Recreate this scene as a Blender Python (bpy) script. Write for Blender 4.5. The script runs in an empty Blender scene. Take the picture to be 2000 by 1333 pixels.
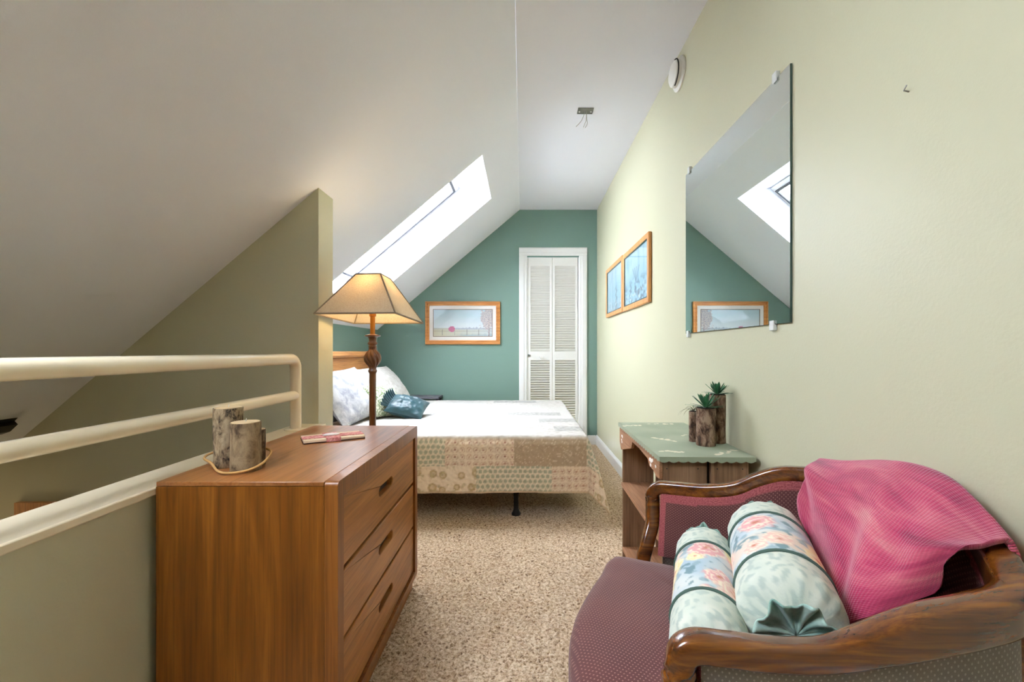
import bpy, math, random
from mathutils import Vector, Matrix
from mathutils.geometry import tessellate_polygon
import mathutils.noise as mnoise

random.seed(7)
SC = bpy.context.scene
COL = SC.collection
PI = math.pi
sin, cos, sqrt = math.sin, math.cos, math.sqrt

# ------------------------------------------------------------------ helpers
def lin(c):
    return tuple(((x / 255) / 12.92 if x / 255 <= 0.04045 else ((x / 255 + 0.055) / 1.055) ** 2.4) for x in c)

def rgba(c):
    return (*lin(c), 1.0)

def mixc(a, b, t):
    t = max(0.0, min(1.0, t))
    return tuple(a[i] + (b[i] - a[i]) * t for i in range(3))

def smst(a, b, x):
    t = max(0.0, min(1.0, (x - a) / (b - a)))
    return t * t * (3 - 2 * t)

def ns(x, y, z=0.0):
    return mnoise.noise(Vector((x, y, z)))

def h2(i, j, k=0):
    x = sin(i * 127.1 + j * 311.7 + k * 74.7) * 43758.5453
    return x - math.floor(x)

def catmull(pts, n=8, closed=False):
    out = []
    m = len(pts)
    segs = m if closed else m - 1
    for i in range(segs):
        if closed:
            p0, p1, p2, p3 = pts[(i - 1) % m], pts[i], pts[(i + 1) % m], pts[(i + 2) % m]
        else:
            p0, p1, p2, p3 = pts[max(i - 1, 0)], pts[i], pts[i + 1], pts[min(i + 2, m - 1)]
        for k in range(n):
            t = k / n
            out.append(tuple(0.5 * (2 * b + (c - a) * t + (2 * a - 5 * b + 4 * c - d) * t * t + (3 * b - a - 3 * c + d) * t ** 3)
                             for a, b, c, d in zip(p0, p1, p2, p3)))
    if not closed:
        out.append(tuple(pts[-1]))
    return out

def pick(curve, t):
    """point at parameter t (0..1) on a polyline"""
    x = max(0.0, min(1.0, t)) * (len(curve) - 1)
    i = min(int(x), len(curve) - 2)
    f = x - i
    return tuple(a + (b - a) * f for a, b in zip(curve[i], curve[i + 1]))

class MB:
    def __init__(s):
        s.v, s.f, s.c, s.uv, s.mi = [], [], [], [], []
    def _n(s):
        return len(s.v)
    def face(s, idx, mi=0):
        s.f.append(tuple(idx)); s.mi.append(mi)
    def pad(s, col=None, uv=None):
        while len(s.c) < len(s.v): s.c.append(col or (1, 1, 1))
        while len(s.uv) < len(s.v): s.uv.append(uv or (0, 0))
    def poly(s, pts, mi=0):
        n = s._n(); s.v += [tuple(p) for p in pts]; s.face(range(n, n + len(pts)), mi)
    def box(s, x0, x1, y0, y1, z0, z1, mi=0, M=None):
        n = s._n()
        p = [(x0, y0, z0), (x1, y0, z0), (x1, y1, z0), (x0, y1, z0), (x0, y0, z1), (x1, y0, z1), (x1, y1, z1), (x0, y1, z1)]
        if M is not None: p = [tuple(M @ Vector(q)) for q in p]
        s.v += p
        for q in ((0, 3, 2, 1), (4, 5, 6, 7), (0, 1, 5, 4), (1, 2, 6, 5), (2, 3, 7, 6), (3, 0, 4, 7)):
            s.face([n + k for k in q], mi)
    def prism(s, poly, axis, a0, a1, holes=(), mi=0):
        def P(p, a):
            return {'x': (a, p[0], p[1]), 'y': (p[0], a, p[1]), 'z': (p[0], p[1], a)}[axis]
        loops = [list(poly)] + [list(h) for h in holes]
        tri = tessellate_polygon([[Vector((p[0], p[1], 0)) for p in l] for l in loops]) if holes else None
        flat = [p for l in loops for p in l]
        m, n = len(flat), s._n()
        s.v += [P(p, a0) for p in flat] + [P(p, a1) for p in flat]
        if tri:
            for t in tri:
                s.face([n + k for k in t], mi); s.face([n + m + k for k in reversed(t)], mi)
        else:
            s.face([n + k for k in range(m)], mi); s.face([n + m + k for k in reversed(range(m))], mi)
        o = 0
        for l in loops:
            k = len(l)
            for i in range(k):
                j = (i + 1) % k
                s.face([n + o + i, n + o + j, n + m + o + j, n + m + o + i], mi)
            o += k
    def lathe(s, prof, c=(0, 0, 0), n=24, fn=None, mi=0):
        b = s._n()
        for r, z in prof:
            for k in range(n):
                a = 2 * PI * k / n
                rr = fn(r, z, a) if fn else r
                s.v.append((c[0] + rr * cos(a), c[1] + rr * sin(a), c[2] + z))
        for i in range(len(prof) - 1):
            for k in range(n):
                q = (k + 1) % n
                s.face([b + i * n + k, b + i * n + q, b + (i + 1) * n + q, b + (i + 1) * n + k], mi)
        s.face([b + k for k in reversed(range(n))], mi)
        s.face([b + (len(prof) - 1) * n + k for k in range(n)], mi)
    def tube(s, pts, r, n=10, closed=False, up=(0, 0, 1), mi=0, sec=None, caps=True):
        """sweep: r a radius, a list, or (half width, half height) tuples; sec an optional list of unit 2D section points"""
        pts = [Vector(p) for p in pts]
        m = len(pts)
        rad = list(r) if isinstance(r, (list, tuple)) and len(r) == m else [r] * m
        sec = sec or [(cos(2 * PI * k / n), sin(2 * PI * k / n)) for k in range(n)]
        n = len(sec)
        b = s._n()
        up = Vector(up)
        for i, p in enumerate(pts):
            if closed: t = pts[(i + 1) % m] - pts[i - 1]
            else: t = pts[min(i + 1, m - 1)] - pts[max(i - 1, 0)]
            t.normalize()
            side = t.cross(up)
            if side.length < 1e-3: side = t.cross(Vector((0.3, 1, 0.1)))
            side.normalize()
            nn = side.cross(t).normalized()
            q = rad[i]
            a, c = (q, q) if not isinstance(q, (tuple, list)) else q
            for x, y in sec:
                s.v.append(tuple(p + side * (x * a) + nn * (y * c)))
        for i in range(m if closed else m - 1):
            j = (i + 1) % m
            for k in range(n):
                q = (k + 1) % n
                s.face([b + i * n + k, b + i * n + q, b + j * n + q, b + j * n + k], mi)
        if not closed and caps:
            s.face([b + k for k in reversed(range(n))], mi)
            s.face([b + (m - 1) * n + k for k in range(n)], mi)
    def grid(s, fn, nu, nv, col=None, uv=None, wrapu=False, mi=0, flip=False):
        b = s._n()
        s.pad()
        U = nu if wrapu else nu + 1
        for i in range(U):
            for j in range(nv + 1):
                u, v = i / nu, j / nv
                s.v.append(tuple(fn(u, v)))
                s.c.append(col(u, v) if col else (1, 1, 1))
                s.uv.append(uv(u, v) if uv else (u, v))
        for i in range(nu):
            k = (i + 1) % U
            for j in range(nv):
                q = [b + i * (nv + 1) + j, b + k * (nv + 1) + j, b + k * (nv + 1) + j + 1, b + i * (nv + 1) + j + 1]
                s.face(q[::-1] if flip else q, mi)
    def ball(s, c, r, n=12, m=8, mi=0):
        b = s._n()
        rx, ry, rz = r if isinstance(r, (tuple, list)) else (r, r, r)
        s.v.append((c[0], c[1], c[2] - rz))
        for i in range(1, m):
            t = PI * i / m
            for k in range(n):
                a = 2 * PI * k / n
                s.v.append((c[0] + rx * sin(t) * cos(a), c[1] + ry * sin(t) * sin(a), c[2] - rz * cos(t)))
        s.v.append((c[0], c[1], c[2] + rz))
        for k in range(n):
            q = (k + 1) % n
            s.face([b, b + 1 + q, b + 1 + k], mi)
            for i in range(m - 2):
                s.face([b + 1 + i * n + k, b + 1 + i * n + q, b + 1 + (i + 1) * n + q, b + 1 + (i + 1) * n + k], mi)
            s.face([b + 1 + (m - 2) * n + k, b + 1 + (m - 2) * n + q, b + 1 + (m - 1) * n], mi)

def root_of(o):
    while o.parent: o = o.parent
    return o

def P(name, mb, mat, parent=None, smooth=True, bevel=0.0, seg=2, sub=0, solid=0.0, angle=40, local=False, normals=True):
    """link MB as ONE mesh object; coordinates are world unless local"""
    off = Vector((0, 0, 0))
    if parent is not None and not local:
        off = root_of(parent).location
    me = bpy.data.meshes.new(name)
    me.from_pydata([(v[0] - off.x, v[1] - off.y, v[2] - off.z) for v in mb.v], [], mb.f)
    for m in (mat if isinstance(mat, (list, tuple)) else [mat]): me.materials.append(m)
    if any(mb.mi): me.polygons.foreach_set('material_index', mb.mi)
    if mb.c:
        mb.pad()
        a = me.color_attributes.new('Col', 'FLOAT_COLOR', 'POINT')
        a.data.foreach_set('color', [x for c in mb.c for x in (*c, 1.0)])
        l = me.uv_layers.new(name='UVMap')
        idx = [0] * len(me.loops); me.loops.foreach_get('vertex_index', idx)
        l.data.foreach_set('uv', [x for i in idx for x in mb.uv[i]])
    me.validate(); me.update()
    if normals:
        import bmesh
        bm = bmesh.new(); bm.from_mesh(me)
        bmesh.ops.recalc_face_normals(bm, faces=bm.faces)
        bm.to_mesh(me); bm.free()
    if smooth:
        me.polygons.foreach_set('use_smooth', [True] * len(me.polygons))
        me.set_sharp_from_angle(angle=math.radians(angle))
    o = bpy.data.objects.new(name, me)
    COL.objects.link(o)
    if parent is not None: o.parent = parent
    if solid:
        m = o.modifiers.new('solid', 'SOLIDIFY'); m.thickness = solid; m.offset = 0
    if bevel:
        m = o.modifiers.new('bevel', 'BEVEL'); m.width = bevel; m.segments = seg; m.limit_method = 'ANGLE'; m.angle_limit = math.radians(35)
        m.harden_normals = False
    if sub:
        m = o.modifiers.new('sub', 'SUBSURF'); m.levels = sub; m.render_levels = sub
    return o

def tag(o, label, cat, group=None):
    o['label'] = label; o['category'] = cat
    if group: o['group'] = group
    return o

def thing(name, label, cat, loc, group=None):
    o = bpy.data.objects.new(name, None); COL.objects.link(o)
    o.location = loc; o.empty_display_size = 0.05
    return tag(o, label, cat, group)

def struct(name, mb, mat, parent=None, **k):
    o = P(name, mb, mat, parent, **k)
    if parent is None: o['kind'] = 'structure'
    return o

# ------------------------------------------------------------------ materials
class NT:
    def __init__(s, name):
        s.m = bpy.data.materials.new(name); s.m.use_nodes = True
        s.t = s.m.node_tree; s.t.nodes.clear()
        s.out = s.t.nodes.new('ShaderNodeOutputMaterial')
        s.b = s.t.nodes.new('ShaderNodeBsdfPrincipled')
        s.t.links.new(s.b.outputs[0], s.out.inputs[0])
    def n(s, typ, **k):
        o = s.t.nodes.new('ShaderNode' + typ)
        for a, b in k.items(): setattr(o, a, b)
        return o
    def l(s, a, b): s.t.links.new(a, b)
    def val(s, sock, v): s.b.inputs[sock].default_value = v
    def coord(s, which='Object', scale=(1, 1, 1), rot=(0, 0, 0)):
        c = s.n('TexCoord'); m = s.n('Mapping')
        m.inputs['Scale'].default_value = scale; m.inputs['Rotation'].default_value = rot
        s.l(c.outputs[which], m.inputs[0]); return m.outputs[0]
    def noise(s, vec, scale, detail=3, rough=0.5, dist=0.0):
        t = s.n('TexNoise'); t.inputs['Scale'].default_value = scale; t.inputs['Detail'].default_value = detail
        t.inputs['Roughness'].default_value = rough; t.inputs['Distortion'].default_value = dist
        s.l(vec, t.inputs['Vector']); return t.outputs['Fac']
    def ramp(s, fac, stops, interp='LINEAR'):
        r = s.n('ValToRGB'); e = r.color_ramp.elements; r.color_ramp.interpolation = interp
        while len(e) < len(stops): e.new(0.5)
        for k, (p, c) in enumerate(stops): e[k].position = p; e[k].color = rgba(c)
        s.l(fac, r.inputs[0]); return r.outputs[0]
    def mix(s, fac, a, b, mode='MIX'):
        m = s.n('Mix', data_type='RGBA', blend_type=mode)
        if isinstance(fac, float): m.inputs[0].default_value = fac
        else: s.l(fac, m.inputs[0])
        for sock, x in ((m.inputs[6], a), (m.inputs[7], b)):
            if isinstance(x, tuple): sock.default_value = x
            else: s.l(x, sock)
        return m.outputs[2]
    def bump(s, h, strength=0.3, dist=0.01, prev=None):
        b = s.n('Bump'); b.inputs['Strength'].default_value = strength; b.inputs['Distance'].default_value = dist
        s.l(h, b.inputs['Height'])
        if prev is not None: s.l(prev, b.inputs['Normal'])
        s.l(b.outputs[0], s.b.inputs['Normal']); return b.outputs[0]

def plain(name, c, rough=0.5, metal=0.0, bump=None, spec=0.5, coat=0.0, var=0.0):
    t = NT(name)
    t.val('Base Color', rgba(c)); t.val('Roughness', rough); t.val('Metallic', metal)
    t.val('Specular IOR Level', spec); t.val('Coat Weight', coat); t.val('Coat Roughness', 0.15)
    if bump or var:
        v = t.coord()
    if var:
        f = t.noise(v, 14, 4)
        t.l(t.ramp(f, [(0.3, tuple(x * (1 - var) for x in c)), (0.7, tuple(min(255, x * (1 + var)) for x in c))]), t.b.inputs['Base Color'])
    if bump:
        t.bump(t.noise(v, bump[0], 3), bump[1], bump[2])
    return t.m

def wood(name, c1, c2, c3, grain='z', scale=1.0, rough=0.4, coat=0.0, bump=0.08):
    t = NT(name)
    st = {'x': (1.2, 16, 16), 'y': (16, 1.2, 16), 'z': (16, 16, 1.2)}[grain]
    v = t.coord('Object', tuple(x * scale for x in st))
    a = t.noise(v, 1.6, 5, 0.6, 0.8)
    st2 = {'x': (3, 140, 140), 'y': (140, 3, 140), 'z': (140, 140, 3)}[grain]
    f = t.noise(t.coord('Object', tuple(x * scale for x in st2)), 1.0, 3, 0.6)
    col = t.ramp(a, [(0.28, c1), (0.5, c2), (0.72, c3)])
    dk = t.ramp(f, [(0.36, (110, 95, 80)), (0.52, (255, 255, 255))])
    t.l(t.mix(0.30, col, dk, 'MULTIPLY'), t.b.inputs['Base Color'])
    t.val('Roughness', rough); t.val('Coat Weight', coat); t.val('Coat Roughness', 0.12)
    t.bump(f, bump, 0.002)
    return t.m

def vcol(name, rough=0.8, bump=None, sheen=0.0, spec=0.3, coat=0.0, hsv=None, uvb=False):
    t = NT(name)
    a = t.n('Attribute'); a.attribute_name = 'Col'
    t.l(a.outputs['Color'], t.b.inputs['Base Color'])
    t.val('Roughness', rough); t.val('Sheen Weight', sheen); t.val('Specular IOR Level', spec); t.val('Coat Weight', coat)
    if bump:
        v = t.coord('UV' if uvb else 'Object')
        t.bump(t.noise(v, bump[0], 4), bump[1], bump[2])
    return t.m

M = {}
M['ceiling'] = plain('ceiling_paint', (240, 241, 249), 0.9, bump=(180, 0.06, 0.004), spec=0.2)
M['sage'] = plain('sage_paint', (196, 193, 164), 0.42, bump=(150, 0.10, 0.004), spec=0.35)
M['teal'] = plain('teal_paint', (117, 144, 133), 0.5, bump=(150, 0.10, 0.004), spec=0.3)
M['trim'] = plain('white_trim', (236, 235, 232), 0.35)
M['cream'] = plain('cream_gloss', (240, 226, 196), 0.22, coat=0.3)
M['louver'] = plain('louver_white', (232, 230, 224), 0.45)
M['lowwall'] = plain('lower_paint', (200, 196, 160), 0.8)
M['black'] = plain('black_paint', (16, 16, 17), 0.35)
M['blackmetal'] = plain('black_metal', (14, 15, 17), 0.4, 0.3)
M['chrome'] = plain('chrome', (200, 202, 205), 0.2, 1.0)
M['mirror'] = plain('mirror_silver', (226, 232, 230), 0.0, 1.0)
M['mirroredge'] = plain('mirror_edge', (70, 92, 84), 0.2, 0.4)
M['clip'] = plain('clear_clip', (225, 228, 226), 0.15)
M['plastic'] = plain('white_plastic', (236, 234, 226), 0.4)
M['gasket'] = plain('grey_gasket', (60, 60, 62), 0.7)
M['dark'] = plain('dark_gap', (40, 38, 36), 0.8)
M['greyboard'] = plain('grey_board', (98, 98, 104), 0.6)
M['steel'] = plain('box_steel', (120, 120, 112), 0.45, 0.6, var=0.15)
M['wire'] = plain('wire_grey', (170, 168, 160), 0.5)

M['dresser'] = wood('dresser_teak', (104, 56, 8), (128, 72, 14), (152, 92, 26), 'z', 1.0, 0.42, 0.1)
M['dressery'] = wood('dresser_teak_long', (140, 84, 32), (170, 108, 48), (192, 130, 68), 'y', 1.0, 0.42, 0.1)
M['dressertop'] = wood('dresser_teak_top', (128, 76, 32), (156, 98, 50), (174, 116, 66), 'y', 1.0, 0.3, 0.25)
M['dresserf'] = wood('dresser_frame', (118, 66, 18), (138, 80, 26), (158, 98, 40), 'z', 1.0, 0.4, 0.1)
M['slot'] = plain('slot_dark', (34, 16, 6), 0.7)
M['oak'] = wood('oak_frame', (176, 104, 40), (204, 134, 62), (222, 156, 84), 'x', 2.0, 0.4)
M['oakz'] = wood('oak_frame_light', (186, 124, 66), (210, 150, 90), (224, 170, 112), 'z', 2.0, 0.4)
M['headboard'] = wood('headboard_oak', (178, 112, 56), (204, 140, 80), (216, 158, 100), 'y', 1.0, 0.4)
M['frame'] = wood('settee_walnut', (64, 32, 12), (108, 58, 20), (150, 90, 30), 'x', 2.0, 0.2, 0.7, 0.03)
M['rustic'] = wood('rustic_pine', (112, 82, 58), (142, 108, 78), (166, 130, 98), 'z', 1.0, 0.7, 0, 0.3)
M['rusticy'] = wood('rustic_pine_long', (132, 90, 58), (164, 116, 80), (186, 138, 100), 'y', 1.4, 0.7, 0, 0.3)
M['lampwood'] = wood('lamp_wood', (84, 44, 18), (106, 60, 26), (130, 80, 38), 'z', 3.0, 0.3, 0.4)
M['lampgold'] = plain('lamp_gold', (176, 116, 40), 0.35, 0.4)

# carpet
t = NT('carpet_pile')
v = t.coord('Object')
a = t.noise(v, 90, 4, 0.65, 0.6); b = t.noise(v, 5, 3)
c = t.ramp(a, [(0.34, (112, 82, 54)), (0.44, (190, 160, 126)), (0.56, (226, 202, 172)), (0.70, (246, 230, 208))])
t.l(t.mix(0.5, c, t.ramp(b, [(0.3, (232, 226, 218)), (0.7, (255, 255, 255))]), 'MULTIPLY'), t.b.inputs['Base Color'])
t.val('Roughness', 0.95); t.val('Specular IOR Level', 0.1); t.val('Sheen Weight', 0.15)
t.bump(a, 0.9, 0.010); M['carpet'] = t.m

# glass panes: transparent with a clear reflection
def pane(name, refl=1.0):
    t = NT(name); t.t.nodes.remove(t.b)
    tr = t.n('BsdfTransparent'); g = t.n('BsdfGlossy'); g.inputs['Roughness'].default_value = 0.0
    fr = t.n('Fresnel'); fr.inputs['IOR'].default_value = 1.5
    geo = t.n('NewGeometry'); iv = t.n('Math', operation='SUBTRACT'); iv.inputs[0].default_value = 1.0; t.l(geo.outputs['Backfacing'], iv.inputs[1])
    ml = t.n('Math', operation='MULTIPLY'); t.l(fr.outputs[0], ml.inputs[0]); t.l(iv.outputs[0], ml.inputs[1])
    mx = t.n('MixShader'); t.l(ml.outputs[0], mx.inputs[0]); t.l(tr.outputs[0], mx.inputs[1]); t.l(g.outputs[0], mx.inputs[2])
    t.l(mx.outputs[0], t.out.inputs[0]); return t.m
M['pane'] = pane('window_glass')
M['glass'] = pane('picture_glass')

# lamp shade: linen that lets the bulb glow through
t = NT('shade_linen'); t.t.nodes.remove(t.b)
v = t.coord('Object', (1, 1, 1)); w = t.noise(v, 260, 2)
cc = t.ramp(w, [(0.3, (224, 208, 182)), (0.7, (244, 234, 214))])
d = t.n('BsdfDiffuse'); tl = t.n('BsdfTranslucent'); mx = t.n('MixShader'); mx.inputs[0].default_value = 0.33
t.l(cc, d.inputs[0]); t.l(cc, tl.inputs[0])
t.l(d.outputs[0], mx.inputs[1]); t.l(tl.outputs[0], mx.inputs[2]); t.l(mx.outputs[0], t.out.inputs[0]); M['shade'] = t.m
M['tape'] = plain('shade_tape', (150, 134, 112), 0.8)
t = NT('bulb_glow'); t.val('Base Color', rgba((255, 240, 210))); t.val('Emission Color', rgba((255, 196, 120))); t.val('Emission Strength', 6.0); M['bulb'] = t.m

# fabrics
def dotted(name, base, base2, dot, scale=150, rough=0.85):
    t = NT(name)
    v = t.coord('UV', (1, 1, 1), (0, 0, 0.78))
    vo = t.n('TexVoronoi', voronoi_dimensions='2D', feature='F1'); vo.inputs['Scale'].default_value = scale; vo.inputs['Randomness'].default_value = 0.0
    t.l(v, vo.inputs['Vector'])
    f = t.noise(t.coord('UV'), 9, 3)
    c = t.ramp(f, [(0.3, base), (0.7, base2)])
    k = t.ramp(vo.outputs['Distance'], [(0.15, (255, 255, 255)), (0.24, (0, 0, 0))])
    at = t.n('Attribute'); at.attribute_name = 'Col'
    col = t.mix(k, c, rgba(dot))
    # Col holds the woven border: red channel 1 = field, 0 = border braid
    sp = t.n('SeparateColor'); t.l(at.outputs['Color'], sp.inputs[0])
    br = t.ramp(t.noise(t.coord('UV'), 260, 2), [(0.35, (138, 62, 68)), (0.65, (178, 98, 98))])
    t.l(t.mix(sp.outputs[0], br, col), t.b.inputs['Base Color'])
    t.val('Roughness', rough); t.val('Sheen Weight', 0.25); t.val('Specular IOR Level', 0.2)
    t.bump(t.noise(t.coord('UV'), 500, 2), 0.25, 0.002)
    return t.m
M['maroon'] = dotted('maroon_dotted', (92, 52, 52), (104, 60, 58), (152, 110, 100))
M['greyback'] = dotted('grey_dotted', (118, 110, 106), (132, 124, 118), (164, 156, 148))

t = NT('pink_knit')
v = t.coord('UV')
a = t.noise(t.coord('UV', (5, 14, 1)), 1.0, 4, 0.55, 0.6)
c = t.ramp(a, [(0.3, (160, 42, 84)), (0.46, (196, 66, 104)), (0.60, (212, 100, 122)), (0.75, (222, 146, 146))])
wv = t.n('TexWave', wave_type='BANDS', bands_direction='X'); wv.inputs['Scale'].default_value = 42; wv.inputs['Distortion'].default_value = 1.2; wv.inputs['Detail'].default_value = 2
t.l(v, wv.inputs['Vector'])
wv2 = t.n('TexWave', wave_type='BANDS', bands_direction='Y'); wv2.inputs['Scale'].default_value = 60; wv2.inputs['Distortion'].default_value = 1.0
t.l(v, wv2.inputs['Vector'])
hh = t.mix(0.5, wv.outputs['Color'], wv2.outputs['Color'])
t.l(t.mix(0.22, c, hh, 'MULTIPLY'), t.b.inputs['Base Color'])
t.val('Roughness', 0.9); t.val('Sheen Weight', 0.4); t.val('Specular IOR Level', 0.1)
t.bump(hh, 0.6, 0.003); M['throw'] = t.m

t = NT('quilt_cotton')
at = t.n('Attribute'); at.attribute_name = 'Col'
t.l(at.outputs['Color'], t.b.inputs['Base Color'])
vo = t.n('TexVoronoi', feature='SMOOTH_F1'); vo.inputs['Scale'].default_value = 48
t.l(t.coord('UV'), vo.inputs['Vector'])
t.bump(vo.outputs['Distance'], 0.55, 0.012)
t.val('Roughness', 0.9); t.val('Specular IOR Level', 0.1); M['quilt'] = t.m

def fabric(name, c1, c2, scale, sharp=0.1, bump=0.3, rough=0.85, sheen=0.1):
    t = NT(name); v = t.coord('Object')
    a = t.noise(v, scale, 4, 0.6, 0.4)
    t.l(t.ramp(a, [(0.5 - sharp, c1), (0.5 + sharp, c2)]), t.b.inputs['Base Color'])
    t.val('Roughness', rough); t.val('Specular IOR Level', 0.15); t.val('Sheen Weight', sheen)
    t.bump(t.noise(v, 60, 3), bump, 0.006); return t.m
M['pillow'] = fabric('white_pillow', (152, 152, 160), (200, 199, 199), 16, 0.14)
M['pillow2'] = fabric('cream_pillow', (178, 172, 164), (200, 196, 190), 26, 0.12)
M['speck'] = fabric('speckled_green', (120, 138, 96), (226, 226, 204), 60, 0.08)
M['tealsatin'] = fabric('teal_satin', (4, 48, 56), (14, 72, 80), 8, 0.2, 0.15, 0.45, 0.2)
M['tealsatin'].node_tree.nodes['Principled BSDF'].inputs['Specular IOR Level'].default_value = 0.6
M['greysham'] = plain('grey_sham', (150, 150, 150), 0.9)
M['mattress'] = plain('mattress_ticking', (220, 218, 214), 0.9)
M['bolster'] = vcol('bolster_print', 0.85, (300, 0.2, 0.002), 0.1, 0.2)
M['ruffle'] = fabric('sage_ruffle', (116, 150, 138), (170, 196, 184), 26, 0.15)
M['piping'] = plain('green_piping', (74, 98, 88), 0.8)
M['art'] = vcol('art_print', 0.7)
M['mat'] = plain('mat_board', (240, 236, 230), 0.8)
M['fillet'] = plain('mat_fillet', (120, 104, 80), 0.6)
M['tabletop'] = vcol('sage_table_paint', 0.5, (60, 0.1, 0.002), 0, 0.4)

def bark(name, c1, c2, c3, scale=30):
    t = NT(name)
    v = t.coord('Object', (1, 1, 0.55)); a = t.noise(v, scale, 6, 0.7, 0.5)
    vo = t.n('TexVoronoi'); vo.inputs['Scale'].default_value = scale * 2.2; t.l(t.coord('Object', (1, 1, 0.4)), vo.inputs['Vector'])
    c = t.ramp(a, [(0.40, c1), (0.48, c2), (0.60, c3)])
    t.l(t.mix(0.5, c, t.ramp(vo.outputs['Distance'], [(0.0, (90, 80, 70)), (0.35, (255, 255, 255))]), 'MULTIPLY'), t.b.inputs['Base Color'])
    t.val('Roughness', 0.9); t.bump(a, 0.7, 0.006); return t.m
M['birch'] = bark('birch_bark', (52, 42, 32), (136, 116, 88), (176, 156, 124), 34)
M['greybark'] = bark('grey_bark', (78, 60, 42), (126, 104, 76), (156, 134, 102), 26)
M['brownbark'] = bark('brown_bark', (58, 38, 26), (112, 84, 66), (160, 134, 112), 34)
M['cutwood'] = plain('cut_wood', (196, 170, 130), 0.8, var=0.1)
M['soil'] = plain('soil_dark', (46, 32, 24), 0.95)
M['twine'] = plain('jute_twine', (190, 148, 90), 0.9)
M['leaf'] = fabric('succulent_leaf', (38, 88, 62), (74, 132, 88), 40, 0.3, 0.05, 0.5)
M['leafdry'] = plain('thin_leaf', (92, 92, 62), 0.7)
M['boxcream'] = plain('cream_card', (224, 200, 168), 0.7)
M['boxdark'] = plain('dark_card', (60, 30, 22), 0.7)
M['ribbon'] = fabric('pink_ribbon', (186, 92, 96), (228, 168, 160), 90, 0.12)
M['ribbonbow'] = plain('white_bow', (244, 236, 234), 0.7)

# ------------------------------------------------------------------ room
H = 1.017                      # camera height
XW, YB = 0.803, 4.762          # sage wall, teal end wall
ZC = 2.540
def slope(x): return 2.568 + 0.845 * x
SX0, SX1, SY0, SY1 = -1.35, -0.273, 2.97, 3.82     # skylight opening in the slope
GX0, GX1 = -1.52, -0.568                            # its glass
FILLX0, FILLX1, FILLY0, FILLY1 = -1.22, -0.50, 0.00, 0.74    # second skylight, unseen above the camera, added as fill light
def gz(x): return 2.916 + 0.845 * x

# floor with real pile where it is seen
mb = MB()
import numpy as np
rs = np.random.RandomState(3)
fx0, fx1, fy0, fy1, st = -0.50, 0.80, 0.55, 3.05, 0.005
nx, ny = int(round((fx1 - fx0) / st)), int(round((fy1 - fy0) / st))
r1 = rs.rand(nx + 1, ny + 1)
def blur(a):
    return (a + np.roll(a, 1, 0) + np.roll(a, -1, 0) + np.roll(a, 1, 1) + np.roll(a, -1, 1)) / 5
r2 = blur(blur(rs.rand(nx + 1, ny + 1)))
hz = (blur(r1) - 0.5) * 0.010 + (r2 - 0.5) * 0.016
hz = np.clip(hz - 0.002, -0.012, 0.004)
hz[0, :] = hz[-1, :] = -0.001; hz[:, 0] = hz[:, -1] = -0.001
for i in range(nx + 1):
    for j in range(ny + 1):
        mb.v.append((fx0 + i * st, fy0 + j * st, float(hz[i, j])))
for i in range(nx):
    for j in range(ny):
        a = i * (ny + 1) + j
        mb.face((a, a + ny + 1, a + ny + 2, a + 1))
for (x0, x1, y0, y1) in ((-1.02, fx0, -2.0, YB), (fx0, fx1, -2.0, fy0), (fx0, fx1, fy1, YB), (fx1, 0.82, -2.0, YB), (-1.60, -1.02, 2.04, YB)):
    mb.poly([(x0, y0, -0.001), (x1, y0, -0.001), (x1, y1, -0.001), (x0, y1, -0.001)])
struct('floor', mb, M['carpet'], normals=False)

# ceiling: flat strip, slope with the skylight opening, and the drywall shaft
mb = MB()
mb.poly([(-0.033, -2.0, ZC), (XW + .05, -2.0, ZC), (XW + .05, YB + .05, ZC), (-0.033, YB + .05, ZC)])
def sl(x0, x1, y0, y1): mb.poly([(x0, y0, slope(x0)), (x1, y0, slope(x1)), (x1, y1, slope(x1)), (x0, y1, slope(x0))])
XT = -0.0331
SKY = [(SX0, SX1, SY0, SY1), (FILLX0, FILLX1, FILLY0, FILLY1)]  # the seen skylight, then the added fill opening
sl(-3.4, SX0, FILLY1, YB + .05); sl(SX1, XT, FILLY1, YB + .05); sl(SX0, SX1, FILLY1, SY0); sl(SX0, SX1, SY1, YB + .05)
sl(-3.4, FILLX0, -2.0, FILLY1); sl(FILLX1, XT, -2.0, FILLY1); sl(FILLX0, FILLX1, -2.0, FILLY0)
mb.box(-0.25, 0.15, -2.0, YB + .05, 2.56, 2.60)
for X0, X1, Y0, Y1 in SKY:
    a, b, c, d = (X0, slope(X0)), (X1, slope(X1)), (X1 - .295, gz(X1 - .295)), (X0 - .17, gz(X0 - .17))
    for y in (Y0, Y1):
        mb.poly([(p[0], y, p[1]) for p in (a, b, c, d)])
    mb.poly([(b[0], Y0, b[1]), (b[0], Y1, b[1]), (c[0], Y1, c[1]), (c[0], Y0, c[1])])
    mb.poly([(a[0], Y0, a[1]), (a[0], Y1, a[1]), (d[0], Y1, d[1]), (d[0], Y0, d[1])])
struct('ceiling', mb, M['ceiling'], smooth=False, normals=False)

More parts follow.
